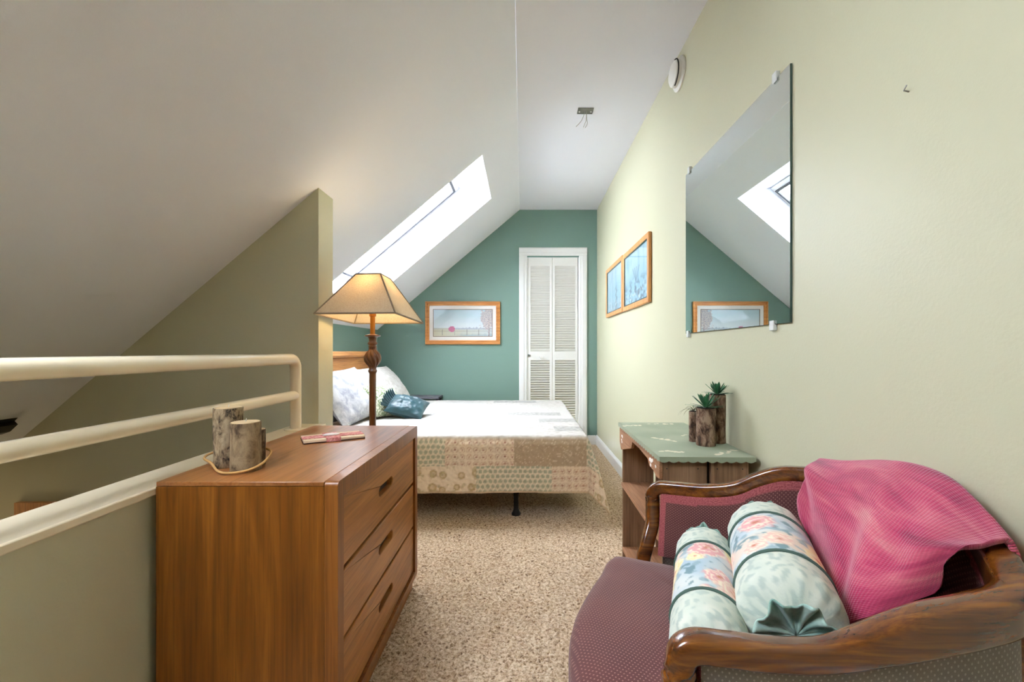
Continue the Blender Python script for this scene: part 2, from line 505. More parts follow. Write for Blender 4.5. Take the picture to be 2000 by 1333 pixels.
# teal end wall with the closet opening
DX0, DX1, DZ = 0.047, 0.609, 2.025
mb = MB()
mb.box(-1.70, DX0, YB, YB + .1, 0, 2.60); mb.box(DX1, XW + .1, YB, YB + .1, 0, 2.60); mb.box(DX0, DX1, YB, YB + .1, DZ, 2.60)
struct('wall_back', mb, M['teal'], smooth=False)
mb = MB(); mb.box(DX0 - .1, DX1 + .1, YB + .1, YB + .7, 0, DZ + .1)
struct('wall_closet', mb, M['lowwall'], smooth=False)
mb = MB(); mb.box(-1.672, -1.572, 2.19, YB, 0, 1.30)
struct('wall_left', mb, M['teal'], smooth=False)
mb = MB(); mb.box(XW, XW + .1, -2.0, YB, -0.02, 2.60)
struct('wall_right', mb, M['sage'], smooth=False)
# partition that closes the bed alcove, its top following the slope
mb = MB()
mb.prism([(-0.9445, -0.02), (-0.9445, slope(-0.9445) + .01), (-3.4, slope(-3.4) + .01), (-3.4, -2.5), (-0.95, -2.5)], 'y', 2.036, 2.190)
struct('wall_partition', mb, M['sage'], smooth=False)
mb = MB(); mb.box(-1.02, -0.925, -2.0, 2.036, -2.5, 0.657)
struct('wall_half', mb, M['sage'], smooth=False)
mb = MB(); mb.box(-1.045, -0.907, -2.0, 2.035, 0.6575, 0.679)
struct('trim_1', mb, M['cream'], bevel=0.004)
# storey below, seen over the half wall
mb = MB(); mb.box(-3.4, -0.95, -2.0, 2.04, -2.6, -2.5); struct('floor_lower', mb, M['carpet'], smooth=False)
mb = MB(); mb.box(-3.5, -3.4, -2.0, 2.2, -2.5, 0.0); struct('wall_lower', mb, M['lowwall'], smooth=False)
# wall behind the camera
mb = MB(); mb.box(-3.5, XW + .1, -2.1, -2.0, -2.5, 2.7)
struct('wall_rear', mb, M['sage'], smooth=False)

# baseboard
mb = MB()
mb.prism([(XW, 0), (XW, 0.104), (XW - .006, 0.104), (XW - .013, 0.088), (XW - .015, 0.080), (XW - .015, 0)], 'y', -1.98, YB)
struct('baseboard_right', mb, M['trim'], smooth=False)
mb = MB(); mb.box(-1.57, -0.05, YB - .014, YB, 0, 0.10); mb.box(0.70, XW - .015, YB - .014, YB, 0, 0.10)
struct('baseboard_back', mb, M['trim'], bevel=0.003)

# skylights, the second added out of view for fill: sash frame and pane at the top of each shaft
th = math.atan(0.845)
for k, (X0, X1, Y0, Y1) in enumerate(SKY):
    g0, g1 = X0 - .17, X1 - .295
    F = Matrix.Translation((g0, Y0, gz(g0))) @ Matrix.Rotation(-th, 4, 'Y')
    L, Wd = (g1 - g0) / cos(th), Y1 - Y0
    mb = MB()
    for x0, x1, y0, y1 in ((0, L, 0, .045), (0, L, Wd - .045, Wd), (0, .06, .045, Wd - .045), (L - .05, L, .045, Wd - .045)):
        mb.box(x0, x1, y0, y1, -0.02, 0.03, M=F)
    gk = MB()
    for x0, x1, y0, y1 in ((.05, L - .04, .036, .052), (.05, L - .04, Wd - .052, Wd - .030), (.052, .068, .052, Wd - .052), (L - .060, L - .040, .052, Wd - .052)):
        gk.box(x0, x1, y0, y1, -0.032, -0.019, M=F)
    sk = struct('window_%d' % (k + 1), mb, M['trim'], bevel=0.002)
    mb = MB(); mb.poly([F @ Vector(p) for p in ((0, 0, .012), (L, 0, .012), (L, Wd, .012), (0, Wd, .012))]); P('pane', mb, M['pane'], sk, smooth=False)
    P('gasket_trim', gk, M['gasket'], sk, smooth=False)

# closet door: casing and two louvred leaves
mb = MB()
OX0, OX1, OZ = -0.040, 0.694, 2.128
def casing(x0, x1, z0, z1, inner):
    mb.box(x0, x1, YB - .018, YB + .02, z0, z1)
prof = [(0, 0), (0, .014), (.012, .019), (.05, .019), (.060, .012), (.075, .012), (.087, .006), (.087, 0)]
for px, sgn in ((OX0, 1), (OX1, -1)):
    mb.prism([(px + sgn * a, YB - b) for a, b in prof], 'z', 0, OZ - .0871)
mb.prism([(YB - b, OZ - a) for a, b in prof], 'x', OX0, OX1)
struct('trim_2', mb, M['trim'], smooth=False)
def leaf_panel(x0, x1):
    m = MB(); y0, y1 = YB + .004, YB + .034
    sw = 0.026
    m.box(x0, x0 + sw, y0, y1, 0.01, DZ - .004); m.box(x1 - sw, x1, y0, y1, 0.01, DZ - .004)
    for z0, z1 in ((0.01, .17), (0.917, 1.006), (1.934, DZ - .004)):
        m.box(x0 + sw, x1 - sw, y0, y1, z0, z1)
    for z0, z1 in ((.17, .917), (1.006, 1.934)):
        n = int(round((z1 - z0) / 0.0258))
        for k in range(n):
            z = z0 + (k + 0.5) * (z1 - z0) / n
            R = Matrix.Translation((0, (y0 + y1) / 2, z)) @ Matrix.Rotation(math.radians(-48), 4, 'X')
            m.box(x0 + sw, x1 - sw, -0.0165, 0.0165, -0.003, 0.003, M=R)
    return m
mb = MB(); mb.box(DX0, DX0 + .008, YB - .0, YB + .06, 0, DZ); mb.box(DX1 - .008, DX1, YB, YB + .06, 0, DZ); mb.box(DX0, DX1, YB, YB + .06, DZ - .003, DZ + .0)
door = struct('door_1', mb, M['trim'], smooth=False)
mid = (DX0 + DX1) / 2 - .008
for x0, x1 in ((DX0 + .012, mid - .002), (mid + .002, DX1 - .014)):
    P('door_panel', leaf_panel(x0, x1), M['louver'], door, smooth=False)
mb = MB(); mb.lathe([(0.006, 0), (0.006, .012), (.013, .016), (.016, .024), (.012, .031)], (0, 0, 0), 14)
mb.v = [(0.199 + x, YB + .004 - z, 0.945 + y) for x, y, z in mb.v]
P('knob', mb, M['plastic'], door)
mb = MB(); mb.box(0.052, 0.066, YB - .012, YB + .004, .95, .975); mb.box(0.074, 0.082, YB - .010, YB + .004, .952, .972); mb.box(0.06, 0.08, YB - .006, YB + .002, .959, .966)
P('latch', mb, M['chrome'], door, bevel=0.001)

# ------------------------------------------------------------------ railing on the half wall
RX = -0.972
rail = thing('handrail', 'cream painted pipe railing with two horizontal bars on the half wall', 'railing', (RX, 1.885, 0.679))
pr = 0.0225
path = [(RX, -1.95, .981), (RX, 1.845, .981)]
for k in range(1, 7):
    a = k / 6 * PI / 2
    path.append((RX, 1.845 + .04 * sin(a), .941 + .04 * cos(a)))
mb = MB(); mb.tube(path, pr, 16); P('top_rail', mb, M['cream'], rail)
mb = MB(); mb.tube([(RX, 1.885, .942), (RX, 1.885, .679)], pr, 16, up=(1, 0, 0)); P('post', mb, M['cream'], rail)
mb = MB(); mb.tube([(RX, -1.95, .826), (RX, 1.885, .826)], 0.0205, 16); P('middle_rail', mb, M['cream'], rail)
mb = MB(); mb.lathe([(.045, 0), (.045, .004), (.03, .007)], (RX, 1.885, .679), 20); P('flange', mb, M['cream'], rail)

# ------------------------------------------------------------------ things of the storey below, seen over the half wall
pf = thing('picture_frame', 'wood framed picture low on the olive wall, mostly hidden by the half wall', 'picture', (-2.16, 2.03, 0.0))
mb = MB()
fx0_, fx1_, fz0_, fz1_ = -2.327, -1.98, -.05, .319
mb.prism([(fx0_, fz0_), (fx1_, fz0_), (fx1_, fz1_), (fx0_, fz1_)], 'y', 2.014, 2.035, holes=[[(fx0_ + .04, fz0_ + .04), (fx1_ - .04, fz0_ + .04), (fx1_ - .04, fz1_ - .04), (fx0_ + .04, fz1_ - .04)]])
P('frame', mb, M['oakz'], pf, smooth=False)
mb = MB(); mb.box(fx0_ + .03, fx1_ - .03, 2.024, 2.034, fz0_ + .03, fz1_ - .03); P('print', mb, M['dark'], pf, smooth=False)
mb = MB()
mb.prism([(-2.178, slope(-2.178)), (-2.192, .712), (-2.178, .698), (-2.211, .667), (-2.245, .655), (-2.262, slope(-2.262))], 'y', 0.6, 1.90)
tag(P('valance', mb, M['black'], smooth=False), 'black moulded valance running along the low end of the sloping ceiling', 'valance')

# ------------------------------------------------------------------ sage wall: mirror, pictures, detector, hook
mr = thing('wall_mirror', 'frameless rectangular mirror held to the sage wall by clear clips', 'mirror', (XW, 1.73, 1.10))
MY0, MY1, MZ0, MZ1 = 1.310, 2.150, 1.100, 1.872
mb = MB(); mb.box(XW - .007, XW - .001, MY0, MY1, MZ0, MZ1); P('backing', mb, M['mirroredge'], mr, smooth=False)
mb = MB(); mb.poly([(XW - .0075, MY0 + .001, MZ0 + .001), (XW - .0075, MY1 - .001, MZ0 + .001), (XW - .0075, MY1 - .001, MZ1 - .001), (XW - .0075, MY0 + .001, MZ1 - .001)])
P('mirror_glass', mb, M['mirror'], mr, smooth=False)
for y, z in ((1.385, MZ1), (2.10, MZ1), (1.40, MZ0), (2.115, MZ0)):
    s = 1 if z == MZ1 else -1
    mb = MB(); mb.box(XW - .014, XW, y - .012, y + .012, z - .002 if s > 0 else z - .020, z + .020 if s > 0 else z + .002)
    mb.box(XW - .014, XW - .009, y - .012, y + .012, z - .012 if s > 0 else z - .002, z + .002 if s > 0 else z + .012)
    P('clip', mb, M['clip'], mr, bevel=0.003)

def art_obj(name, fn, p0, du, dv, nu, nv, parent):
    m = MB()
    p0, du, dv = Vector(p0), Vector(du), Vector(dv)
    m.grid(lambda u, v: p0 + du * u + dv * v, nu, nv, col=lambda u, v: lin(fn(u, v)))
    return P(name, m, M['art'], parent, smooth=False, normals=False)

def blue_art(seed, plant):
    def f(u, v):                       # u along the wall, v up
        c = mixc((138, 180, 196), (172, 200, 208), smst(.2, 1, v) + .3 * ns(u * 5, v * 4, seed))
        c = mixc(c, (110, 160, 186), .5 * smst(.1, .6, ns(u * 9, v * 3, seed + 4)))
        if plant:
            g = ns(u * 9, v * 8, seed + 2) + ns(u * 22, v * 20, seed) * .7
            k = smst(.0, .35, g) * smst(.62, .28, v + .2 * abs(u - .5))
            c = mixc(c, (60, 82, 104), .8 * k)
            for a0 in (-.5, -.2, .1, .45):
                x = u - .52 - a0 * (v - .38); 
                if .36 < v < .68: c = mixc(c, (78, 104, 128), .7 * smst(.022, .004, abs(x)))
        else:
            k = smst(.06, .02, abs(u - .62 + .03 * sin(v * 40))) * smst(.62, .45, v)
            c = mixc(c, (84, 100, 116), .75 * k * (0.6 + .4 * h2(int(v * 30), int(u * 40))))
            c = mixc(c, (150, 130, 140), .4 * smst(.3, .05, v) * smst(-.1, .3, ns(u * 14, v * 14, 9)))
        c = mixc(c, (216, 224, 228), .7 * smst(.15, .4, ns(u * 16, v * 16, seed + 7)) * smst(.4, .1, v))
        return c
    return f

def wall_picture(y0, y1, z0, z1, label, fn):
    t = thing('framed_picture', label, 'picture', (XW, (y0 + y1) / 2, z0), 'framed pictures on the sage wall')
    w, x1, x0 = 0.034, XW - .001, XW - .024
    m = MB()
    m.prism([(y0, z0), (y1, z0), (y1, z1), (y0, z1)], 'x', x0, x1, holes=[[(y0 + w, z0 + w), (y1 - w, z0 + w), (y1 - w, z1 - w), (y0 + w, z1 - w)]])
    P('frame', m, M['oakz'], t, bevel=0.005)
    m = MB(); e = w
    for a in ((y0 + e, y1 - e, z0 + e, z0 + e + .007), (y0 + e, y1 - e, z1 - e - .007, z1 - e), (y0 + e, y0 + e + .007, z0 + e, z1 - e), (y1 - e - .007, y1 - e, z0 + e, z1 - e)):
        m.box(x0 + .004, x1, *a)
    P('liner', m, M['mirroredge'], t, smooth=False)
    q = w + .005
    art_obj('print', fn, (x0 + .012, y1 - q, z0 + q), (0, -(y1 - y0 - 2 * q), 0), (0, 0, z1 - z0 - 2 * q), 70, 60, t)
    m = MB(); m.box(x0 + .007, x0 + .009, y0 + w - .003, y1 - w + .003, z0 + w - .003, z1 - w + .003)
    P('glass', m, M['glass'], t, smooth=False)
wall_picture(2.735, 3.440, 1.319, 1.759, 'oak framed pale blue print of a leafy plant and rocks, beside the mirror', blue_art(3, True))
wall_picture(3.462, 4.135, 1.322, 1.768, 'oak framed pale blue print with one dark upright stalk, nearer the teal wall', blue_art(8, False))

sd = thing('smoke_detector', 'round white smoke detector high on the sage wall', 'smoke detector', (XW, 2.249, 2.43))
def on_wall(m, y, z): m.v = [(XW - c, y + a, z + b) for a, b, c in m.v]
mb = MB(); mb.lathe([(.082, 0.0005), (.082, .008), (.074, .014)], n=32); on_wall(mb, 2.249, 2.43); P('base', mb, M['plastic'], sd)
mb = MB(); mb.lathe([(.064, .012), (.064, .022), (.060, .036), (.048, .044), (.02, .047), (.001, .047)], n=32); on_wall(mb, 2.249, 2.43); P('cover', mb, M['plastic'], sd)
mb = MB()
mb.tube([(XW - .03, 2.249 + .066 * cos(a), 2.43 + .066 * sin(a)) for a in [PI * (.55 + .9 * k / 12) for k in range(13)]], 0.003, 6, up=(1, 0, 0)); P('vent', mb, M['dark'], sd)
mb = MB(); mb.tube([(XW, .916, 1.556), (XW - .012, .914, 1.557), (XW - .014, .905, 1.563)], 0.0016, 6)
tag(P('wall_hook', mb, M['wire']), 'tiny bare picture nail alone on the sage wall above the settee', 'hook')

# open junction box on the flat ceiling
jb = thing('junction_box', 'open grey metal junction box with loose wires on the flat ceiling', 'electrical box', (.396, 2.795, ZC))
mb = MB()
bx0, bx1, by0, by1 = .348, .446, 2.760, 2.828
mb.prism([(bx0, by0), (bx1, by0), (bx1, by1), (bx0, by1)], 'z', ZC - .004, ZC - .0005, holes=[[(.353, by0 + .004), (.441, by0 + .004), (.441, by1 - .004), (.353, by1 - .004)]])
P('frame', mb, M['steel'], jb, smooth=False)
mb = MB(); mb.box(.352, .442, by0 + .003, by1 - .003, ZC - .002, ZC - .0008); P('box', mb, M['steel'], jb, smooth=False)
for x in (.360, .434):
    mb = MB(); mb.lathe([(.005, -.006), (.006, 0)], (x, 2.80, ZC - .0015), 10); P('screw', mb, M['plastic'], jb)
for pts in ([(.392, 2.79, ZC - .002), (.386, 2.785, ZC - .035), (.368, 2.78, ZC - .075), (.335, 2.775, ZC - .112)],
            [(.403, 2.79, ZC - .002), (.401, 2.785, ZC - .05), (.398, 2.78, ZC - .075), (.382, 2.775, ZC - .115)],
            [(.405, 2.792, ZC - .002), (.404, 2.787, ZC - .05), (.408, 2.78, ZC - .088), (.394, 2.775, ZC - .118)]):
    mb = MB(); mb.tube(catmull(pts, 5), 0.0016, 6, up=(0, 1, 0)); P('wire', mb, M['wire'], jb)

# ------------------------------------------------------------------ picture on the teal wall
bp = thing('framed_picture', 'wide oak framed landscape with a white mat on the teal wall', 'picture', (-.646, YB, 1.083))
x0, x1, z0, z1 = -1.050, -0.243, 1.083, 1.545
def ringprism(m, a, b, y0, y1):
    m.prism([(x0 + a, z0 + a), (x1 - a, z0 + a), (x1 - a, z1 - a), (x0 + a, z1 - a)], 'y', y0, y1,
            holes=[[(x0 + b, z0 + b), (x1 - b, z0 + b), (x1 - b, z1 - b), (x0 + b, z1 - b)]])
mb = MB(); ringprism(mb, 0, .014, YB - .030, YB - .001); ringprism(mb, .014, .030, YB - .024, YB - .001); ringprism(mb, .030, .044, YB - .030, YB - .001)
P('frame', mb, M['oak'], bp, bevel=0.004)
mb = MB(); ringprism(mb, .040, .086, YB - .014, YB - .010); P('mat', mb, M['mat'], bp, smooth=False)
mb = MB(); ringprism(mb, .082, .088, YB - .0150, YB - .0105); P('fillet', mb, M['fillet'], bp, smooth=False)
def landscape(u, v):
    hz_ = .26
    if v > hz_:
        c = mixc((226, 232, 232), (184, 208, 216), smst(hz_, 1, v)); c = mixc(c, (206, 216, 226), .4 * ns(u * 4, v * 6, 2) + .2)
        tl = hz_ + .04 + .10 * abs(ns(u * 17, 3)) + .05 * abs(ns(u * 50, 8))
        if v < tl and u > .30: c = mixc(c, (142, 152, 170), .55 + .3 * ns(u * 60, v * 60))
        if v < hz_ + .05 and u <= .3: c = mixc(c, (170, 160, 140), .5)
    else:
        c = mixc((206, 198, 172), (196, 206, 206), u + .2 * ns(u * 9, v * 20))
        c = mixc(c, (150, 170, 178), .6 * smst(.12, .02, v + .06 * ns(u * 20, 1)) * smst(.3, .6, u))
        for f in (.15, .36, .57, .77):
            if abs(u - f) < .004 and v > .03: c = mixc(c, (130, 126, 126), .6)
        if abs(v - .19) < .006: c = mixc(c, (140, 130, 126), .5)
    d = sqrt(((u - .31) / .055) ** 2 + ((v - .27) / .11) ** 2) + .3 * ns(u * 60, v * 40)
    if d < 1: c = mixc((184, 96, 128), (206, 140, 164), ns(u * 70, v * 60, 3) + .4)
    if abs(u - .945) < .012 - .008 * v and v < .7: c = mixc(c, (150, 134, 134), .8)
    d = sqrt(((u - .93) / .14) ** 2 + ((v - .66) / .42) ** 2) + .5 * ns(u * 26, v * 16, 5)
    if d < .95: c = mixc(c, mixc((226, 206, 190), (150, 140, 156), .5 + ns(u * 55, v * 34, 6)), .75)
    return c
q = .087
art_obj('print', landscape, (x0 + q, YB - .0095, z0 + q), (x1 - x0 - 2 * q, 0, 0), (0, 0, z1 - z0 - 2 * q), 150, 72, bp)
mb = MB(); mb.box(x0 + .041, x1 - .041, YB - .019, YB - .017, z0 + .041, z1 - .041); P('glass', mb, M['glass'], bp, smooth=False)

# ------------------------------------------------------------------ dresser
D0, D1, DXB, DXF, DT = 1.084, 1.900, -0.903, -0.455, 0.693
dr = thing('dresser', 'teak three drawer dresser standing against the half wall', 'dresser', ((DXB + DXF) / 2, (D0 + D1) / 2, 0))
mb = MB()
mb.box(DXB, -0.489, D0, D0 + .02, .055, .6815); mb.box(DXB, -0.489, D1 - .02, D1, .055, .6815)
mb.box(DXB, DXB + .008, D0 + .02, D1 - .02, .055, .68); mb.box(DXB, -.50, D0 + .02, D1 - .02, .055, .07)
P('carcass', mb, M['dresser'], dr, smooth=False)
mb = MB(); mb.box(DXB, -0.4895, D0, D1, .682, DT); P('top', mb, M['dressertop'], dr, bevel=0.0015)
# rounded face frame
def rr(x0, x1, z0, z1, r, n=6):
    o = []
    for cx, cz, a0 in ((x1 - r, z0 + r, -PI / 2), (x1 - r, z1 - r, 0), (x0 + r, z1 - r, PI / 2), (x0 + r, z0 + r, PI)):
        for k in range(n + 1):
            a = a0 + k / n * PI / 2
            o.append((cx + r * cos(a), cz + r * sin(a)))
    return o
mb = MB()
IY0, IY1, IZ0, IZ1 = D0 + .036, D1 - .036, .080, .648
mb.prism(rr(D0, D1, .055, DT, .012, 5), 'x', -0.4885, DXF, holes=[[(IY0, IZ0), (IY1, IZ0), (IY1, IZ1), (IY0, IZ1)]])
P('face_frame', mb, M['dresserf'], dr, bevel=0.009, seg=4)
mb = MB(); mb.box(DXB + .02, -.472, D0 + .02, D1 - .015, 0.0, .0545); P('plinth', mb, M['dressery'], dr, smooth=False)
def stadium(cy, cz, hl, r, n=8):
    o = []
    for k in range(n + 1):
        a = -PI / 2 + PI * k / n; o.append((cy + hl - r + r * cos(a), cz + r * sin(a)))
    for k in range(n + 1):
        a = PI / 2 + PI * k / n; o.append((cy - hl + r + r * cos(a), cz + r * sin(a)))
    return o
for z0, z1 in ((.460, .642), (.275, .449), (.086, .264)):
    cy, cz = (IY0 + IY1) / 2, (z0 + z1) / 2 + .006
    mb = MB(); mb.prism([(IY0 + .007, z0), (IY1 - .005, z0), (IY1 - .005, z1), (IY0 + .007, z1)], 'x', -.484, -.4625, holes=[stadium(cy, cz, .074, .016)])
    d = P('drawer', mb, M['dressery'], dr, bevel=0.003)
    mb = MB(); mb.prism(stadium(cy, cz, .0775, .019), 'x', -.4875, -.4838)
    P('handle_recess', mb, M['slot'], d, smooth=False)
mb = MB(); mb.box(-.4885, -.4878, IY0 - .01, IY1 + .01, IZ0 - .01, IZ1 + .01); P('dust_panel', mb, M['slot'], dr, smooth=False)

# logs tied with twine
lt = thing('log_candle_set', 'three bark covered log candle holders tied with twine on the dresser', 'candle holder', (-.79, 1.21, DT))
def log(m, c, r, h, seed, top=True, n=28):
    def fn(rr_, z, a): return rr_ * (1 + .05 * ns(cos(a) * 1.5 + seed, sin(a) * 1.5, z * 14) + .03 * ns(cos(a) * 5, sin(a) * 5 + seed, z * 50))
    m.lathe([(r * .97, 0)] + [(r, h * k / 8 + .001) for k in range(8)] + [(r, h)], c, n, fn)
for c, r, h, s, mt in (((-.829, 1.240, DT), .036, .163, 1, 'birch'), ((-.750, 1.192, DT), .0365, .130, 5, 'greybark'), ((-.7505, 1.2505, DT), .018, .100, 9, 'greybark')):
    mb = MB(); log(mb, c, r, h, s); lo = P('log', mb, M[mt], lt, angle=60)
    mb = MB(); mb.lathe([(r * .93, h), (r * .93, h + .0015), (r * .3, h + .002)], c, 22); P('cut_face', mb, M['cutwood'], lo)
    mb = MB(); mb.tube([(c[0], c[1], c[2] + h + .001), (c[0] + .002, c[1], c[2] + h + .010)], .0012, 6, up=(1, 0, 0)); P('wick', mb, M['mat'], lo)
ring = [(-.872, 1.235, .036), (-.868, 1.200, .03), (-.835, 1.180, .022), (-.79, 1.145, .008), (-.75, 1.143, .006), (-.715, 1.155, .012), (-.700, 1.19, .022), (-.712, 1.245, .036), (-.745, 1.276, .04), (-.79, 1.285, .04), (-.84, 1.284, .04)]
mb = MB(); mb.tube(catmull([(x, y, DT + z) for x, y, z in ring], 6, True), .0032, 8, True); P('twine', mb, M['twine'], lt)

# flat card box with ribbon
gb = thing('gift_box', 'flat cream box with a pink lace ribbon lying on the dresser', 'box', (-.69, 1.62, DT))
G = Matrix.Translation((-.753, 1.514, DT)) @ Matrix.Rotation(math.atan2(.106, .173), 4, 'Z')
mb = MB(); mb.box(0, .203, 0, .115, .0005, .0035, M=G); P('base', mb, M['boxdark'], gb, smooth=False)
mb = MB(); mb.box(0, .203, 0, .115, .0035, .0115, M=G); P('lid', mb, M['boxcream'], gb, bevel=0.001)
mb = MB(); mb.box(-.0012, .2042, .030, .085, .0117, .0133, M=G); mb.box(.072, .120, -.0014, .1164, .0118, .0142, M=G); mb.box(.072, .120, -.0016, -.0002, .0008, .014, M=G); P('ribbon', mb, M['ribbon'], gb, bevel=.0004)
mb = MB(); mb.ball((0, 0, 0), (.03, .016, .005)); mb.v = [tuple(G @ Vector((x + .095, y + .055, z + .017))) for x, y, z in mb.v]; P('bow', mb, M['ribbonbow'], gb)

# ------------------------------------------------------------------ floor lamp
LX, LY = -.726, 2.13
lp = thing('floor_lamp', 'turned wood floor lamp with a lit square linen shade behind the dresser', 'lamp', (LX, LY, 0))
mb = MB(); mb.lathe([(.125, 0), (.13, .01), (.125, .022), (.08, .03), (.05, .045), (.03, .07), (.022, .10)], (LX, LY, 0), 36); P('base', mb, M['lampwood'], lp)
mb = MB(); mb.lathe([(.016, .095), (.0158, .92)], (LX, LY, 0), 20); P('pole', mb, M['lampwood'], lp)
mb = MB()
pz = lambda y: H + (685 - y) * .002477
prof = [(.016, pz(730)), (.0205, pz(726)), (.0205, pz(724)), (.017, pz(721.5))]
for k in range(1, 24):
    a = PI * k / 24; prof.append((max(.0165, .0385 * sin(a) ** .75), pz(721) + (pz(679.5) - pz(721)) * (k / 24)))
prof += [(.018, pz(679)), (.0195, pz(677)), (.0155, pz(675)), (.0235, pz(672)), (.023, pz(670)), (.017, pz(668)), (.0175, pz(662)), (.023, pz(659)), (.036, pz(657.5)), (.036, pz(655.5)), (.022, pz(654)), (.012, pz(653))]
zt, zb = pz(679.5), pz(721)
def twist(r, z, a):
    if zb < z < zt:
        return r * (1 + .07 * cos(11 * (a + 11 * (z - zb))))
    return r
mb.lathe(prof, (LX, LY, 0), 110, twist); P('turned_finial', mb, M['lampwood'], lp, angle=60)
mb = MB(); mb.lathe([(.0115, pz(653)), (.0115, pz(619)), (.016, pz(618)), (.016, pz(612)), (.010, pz(611)), (.010, 1.22)], (LX, LY, 0), 18); P('stem', mb, M['lampgold'], lp)
# shade: tilted square frustum
TS = Matrix.Translation((LX, LY, 1.171)) @ Matrix.Rotation(math.radians(-5.6), 4, 'Z') @ Matrix.Rotation(math.radians(-3.2), 4, 'X')
hb, ht, hh = .187, .060, .205
def sp(sx, sy, k, off=0): 
    w = hb + (ht - hb) * k + off
    return TS @ Vector((sx * w, sy * w, hh * k))
cs = [(-1, -1), (1, -1), (1, 1), (-1, 1)]
mb = MB()
for i in range(4):
    a, b = cs[i], cs[(i + 1) % 4]
    n = 8
    mb.grid(lambda u, v, a=a, b=b: sp(a[0], a[1], v).lerp(sp(b[0], b[1], v), u), n, n)
sh = P('lamp_shade', mb, M['shade'], lp, smooth=False, solid=0.002, normals=False)
def tapes(mm, r):
    for k in (0, 1):
        for i in range(4): mm.tube([sp(*cs[i], k), sp(*cs[(i + 1) % 4], k)], r, 6)
    for c in cs: mm.tube([sp(*c, 0), sp(*c, 1)], r, 6)
mb = MB(); tapes(mb, .0042); P('edging', mb, M['tape'], sh)
mb = MB(); mb.tube([TS @ Vector((-ht, 0, hh)), TS @ Vector((ht, 0, hh))], .0015, 6); mb.tube([TS @ Vector((0, -ht, hh)), TS @ Vector((0, ht, hh))], .0015, 6)
P('spider', mb, M['lampgold'], sh)
mb = MB(); mb.ball((LX, LY, 1.262), (.026, .026, .032), 16, 10); mb.lathe([(.014, 1.215), (.014, 1.24)], (LX, LY, 0), 14); P('bulb', mb, M['bulb'], lp)

# ------------------------------------------------------------------ bed
bd = thing('bed', 'bed with an oak headboard and black metal legs under the skylight', 'bed', (-.55, 3.59, 0))
BX0, BX1, BY0, BY1 = -1.488, .385, 2.70, 4.475
mb = MB(); mb.box(-1.545, -1.500, 2.92, 4.33, .25, .955); mb.box(-1.548, -1.497, 2.905, 4.345, 0, .25); P('headboard', mb, M['headboard'], bd, bevel=.004)
mb = MB(); mb.prism([(-1.556, .957), (-1.486, .957), (-1.480, .975), (-1.486, 1.003), (-1.50, 1.010), (-1.55, 1.010), (-1.560, .98)], 'y', 2.905, 4.345); P('headboard_cap', mb, M['headboard'], bd, smooth=False)
mb = MB(); mb.box(BX0, BX1, BY0, BY1, .185, .485); P('mattress', mb, M['mattress'], bd, bevel=.03, seg=4)
mb = MB()
mb.box(BX0, BX1 - .02, BY0 - .005, BY0 + .03, .148, .184); mb.box(BX0, BX1 - .02, BY1 - .03, BY1, .148, .184)
for x in (BX0, -.06, BX1 - .06): mb.box(x, x + .035, BY0, BY1, .150, .182)
P('bed_frame', mb, M['blackmetal'], bd, smooth=False)
for x, y in ((-1.35, 2.728), (-.041, 2.728), (-1.35, 4.42), (-.041, 4.42), (.30, 4.42)):
    if 1:
        mb = MB(); mb.lathe([(.028, 0), (.028, .010), (.020, .022), (.015, .04), (.0145, .10), (.018, .149)], (x, y, 0), 16); P('leg', mb, M['blackmetal'], bd)

# quilt draped over the bed, two sides and the foot
QX0, QX1, QY0, QY1, OV = -1.33, .400, 2.668, 4.490, .325
def prints(kind, p, q):
    """colour of one patch print at cloth coordinates (metres)"""
    base = (232, 216, 192)
    if kind == 'sage':
        s = .030; r = int(math.floor(q / s)); x = p / s + .5 * (r % 2); i = math.floor(x)
        d = sqrt((x - i - .5) ** 2 + (q / s - r - .5) ** 2)
        return mixc((230, 216, 190), (172, 172, 146), smst(.46, .34, d))
    if kind == 'red':
        s = .043; x, y = p / s, q / s; fx, fy = x - math.floor(x) - .5, y - math.floor(y) - .5
        d = sqrt(fx * fx + fy * fy); a = math.atan2(fy, fx)
        c = mixc((232, 214, 188), (200, 170, 142), smst(.10, .0, abs(d - .40)) * .8)
        c = mixc(c, (150, 92, 78), smst(.14, .08, d))
        return mixc(c, (190, 150, 124), .6 * smst(.30, .24, d) * (1 if sin(5 * a) > 0 else 0))
    if kind == 'brown':
        v = ns(p * 9, q * 9, 2) ; k = abs(sin(18 * v + 6 * ns(p * 5, q * 5, 9)))
        return mixc((180, 158, 130), (214, 194, 166), smst(.25, .05, k))
    if kind == 'gold':
        s = .085; i, j = math.floor(p / s), math.floor(q / s)
        cx, cy, rr_ = .3 + .4 * h2(i, j), .3 + .4 * h2(i, j, 5), .22 + .12 * h2(i, j, 8)
        d = sqrt((p / s - i - cx) ** 2 + (q / s - j - cy) ** 2) / rr_
        c = mixc((234, 216, 190), (192, 166, 124), smst(1.05, .85, d))
        c = mixc(c, (226, 206, 174), smst(.6, .4, d) * .7)
        return mixc(c, (186, 170, 128), smst(.25, .4, ns(p * 30, q * 30, 4)) * .6)
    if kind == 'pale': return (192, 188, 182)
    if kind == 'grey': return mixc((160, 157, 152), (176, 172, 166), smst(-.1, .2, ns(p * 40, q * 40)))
    return mixc((194, 188, 182), (172, 168, 158), .5 * smst(.0, .3, ns(p * 25, q * 25, 3)))
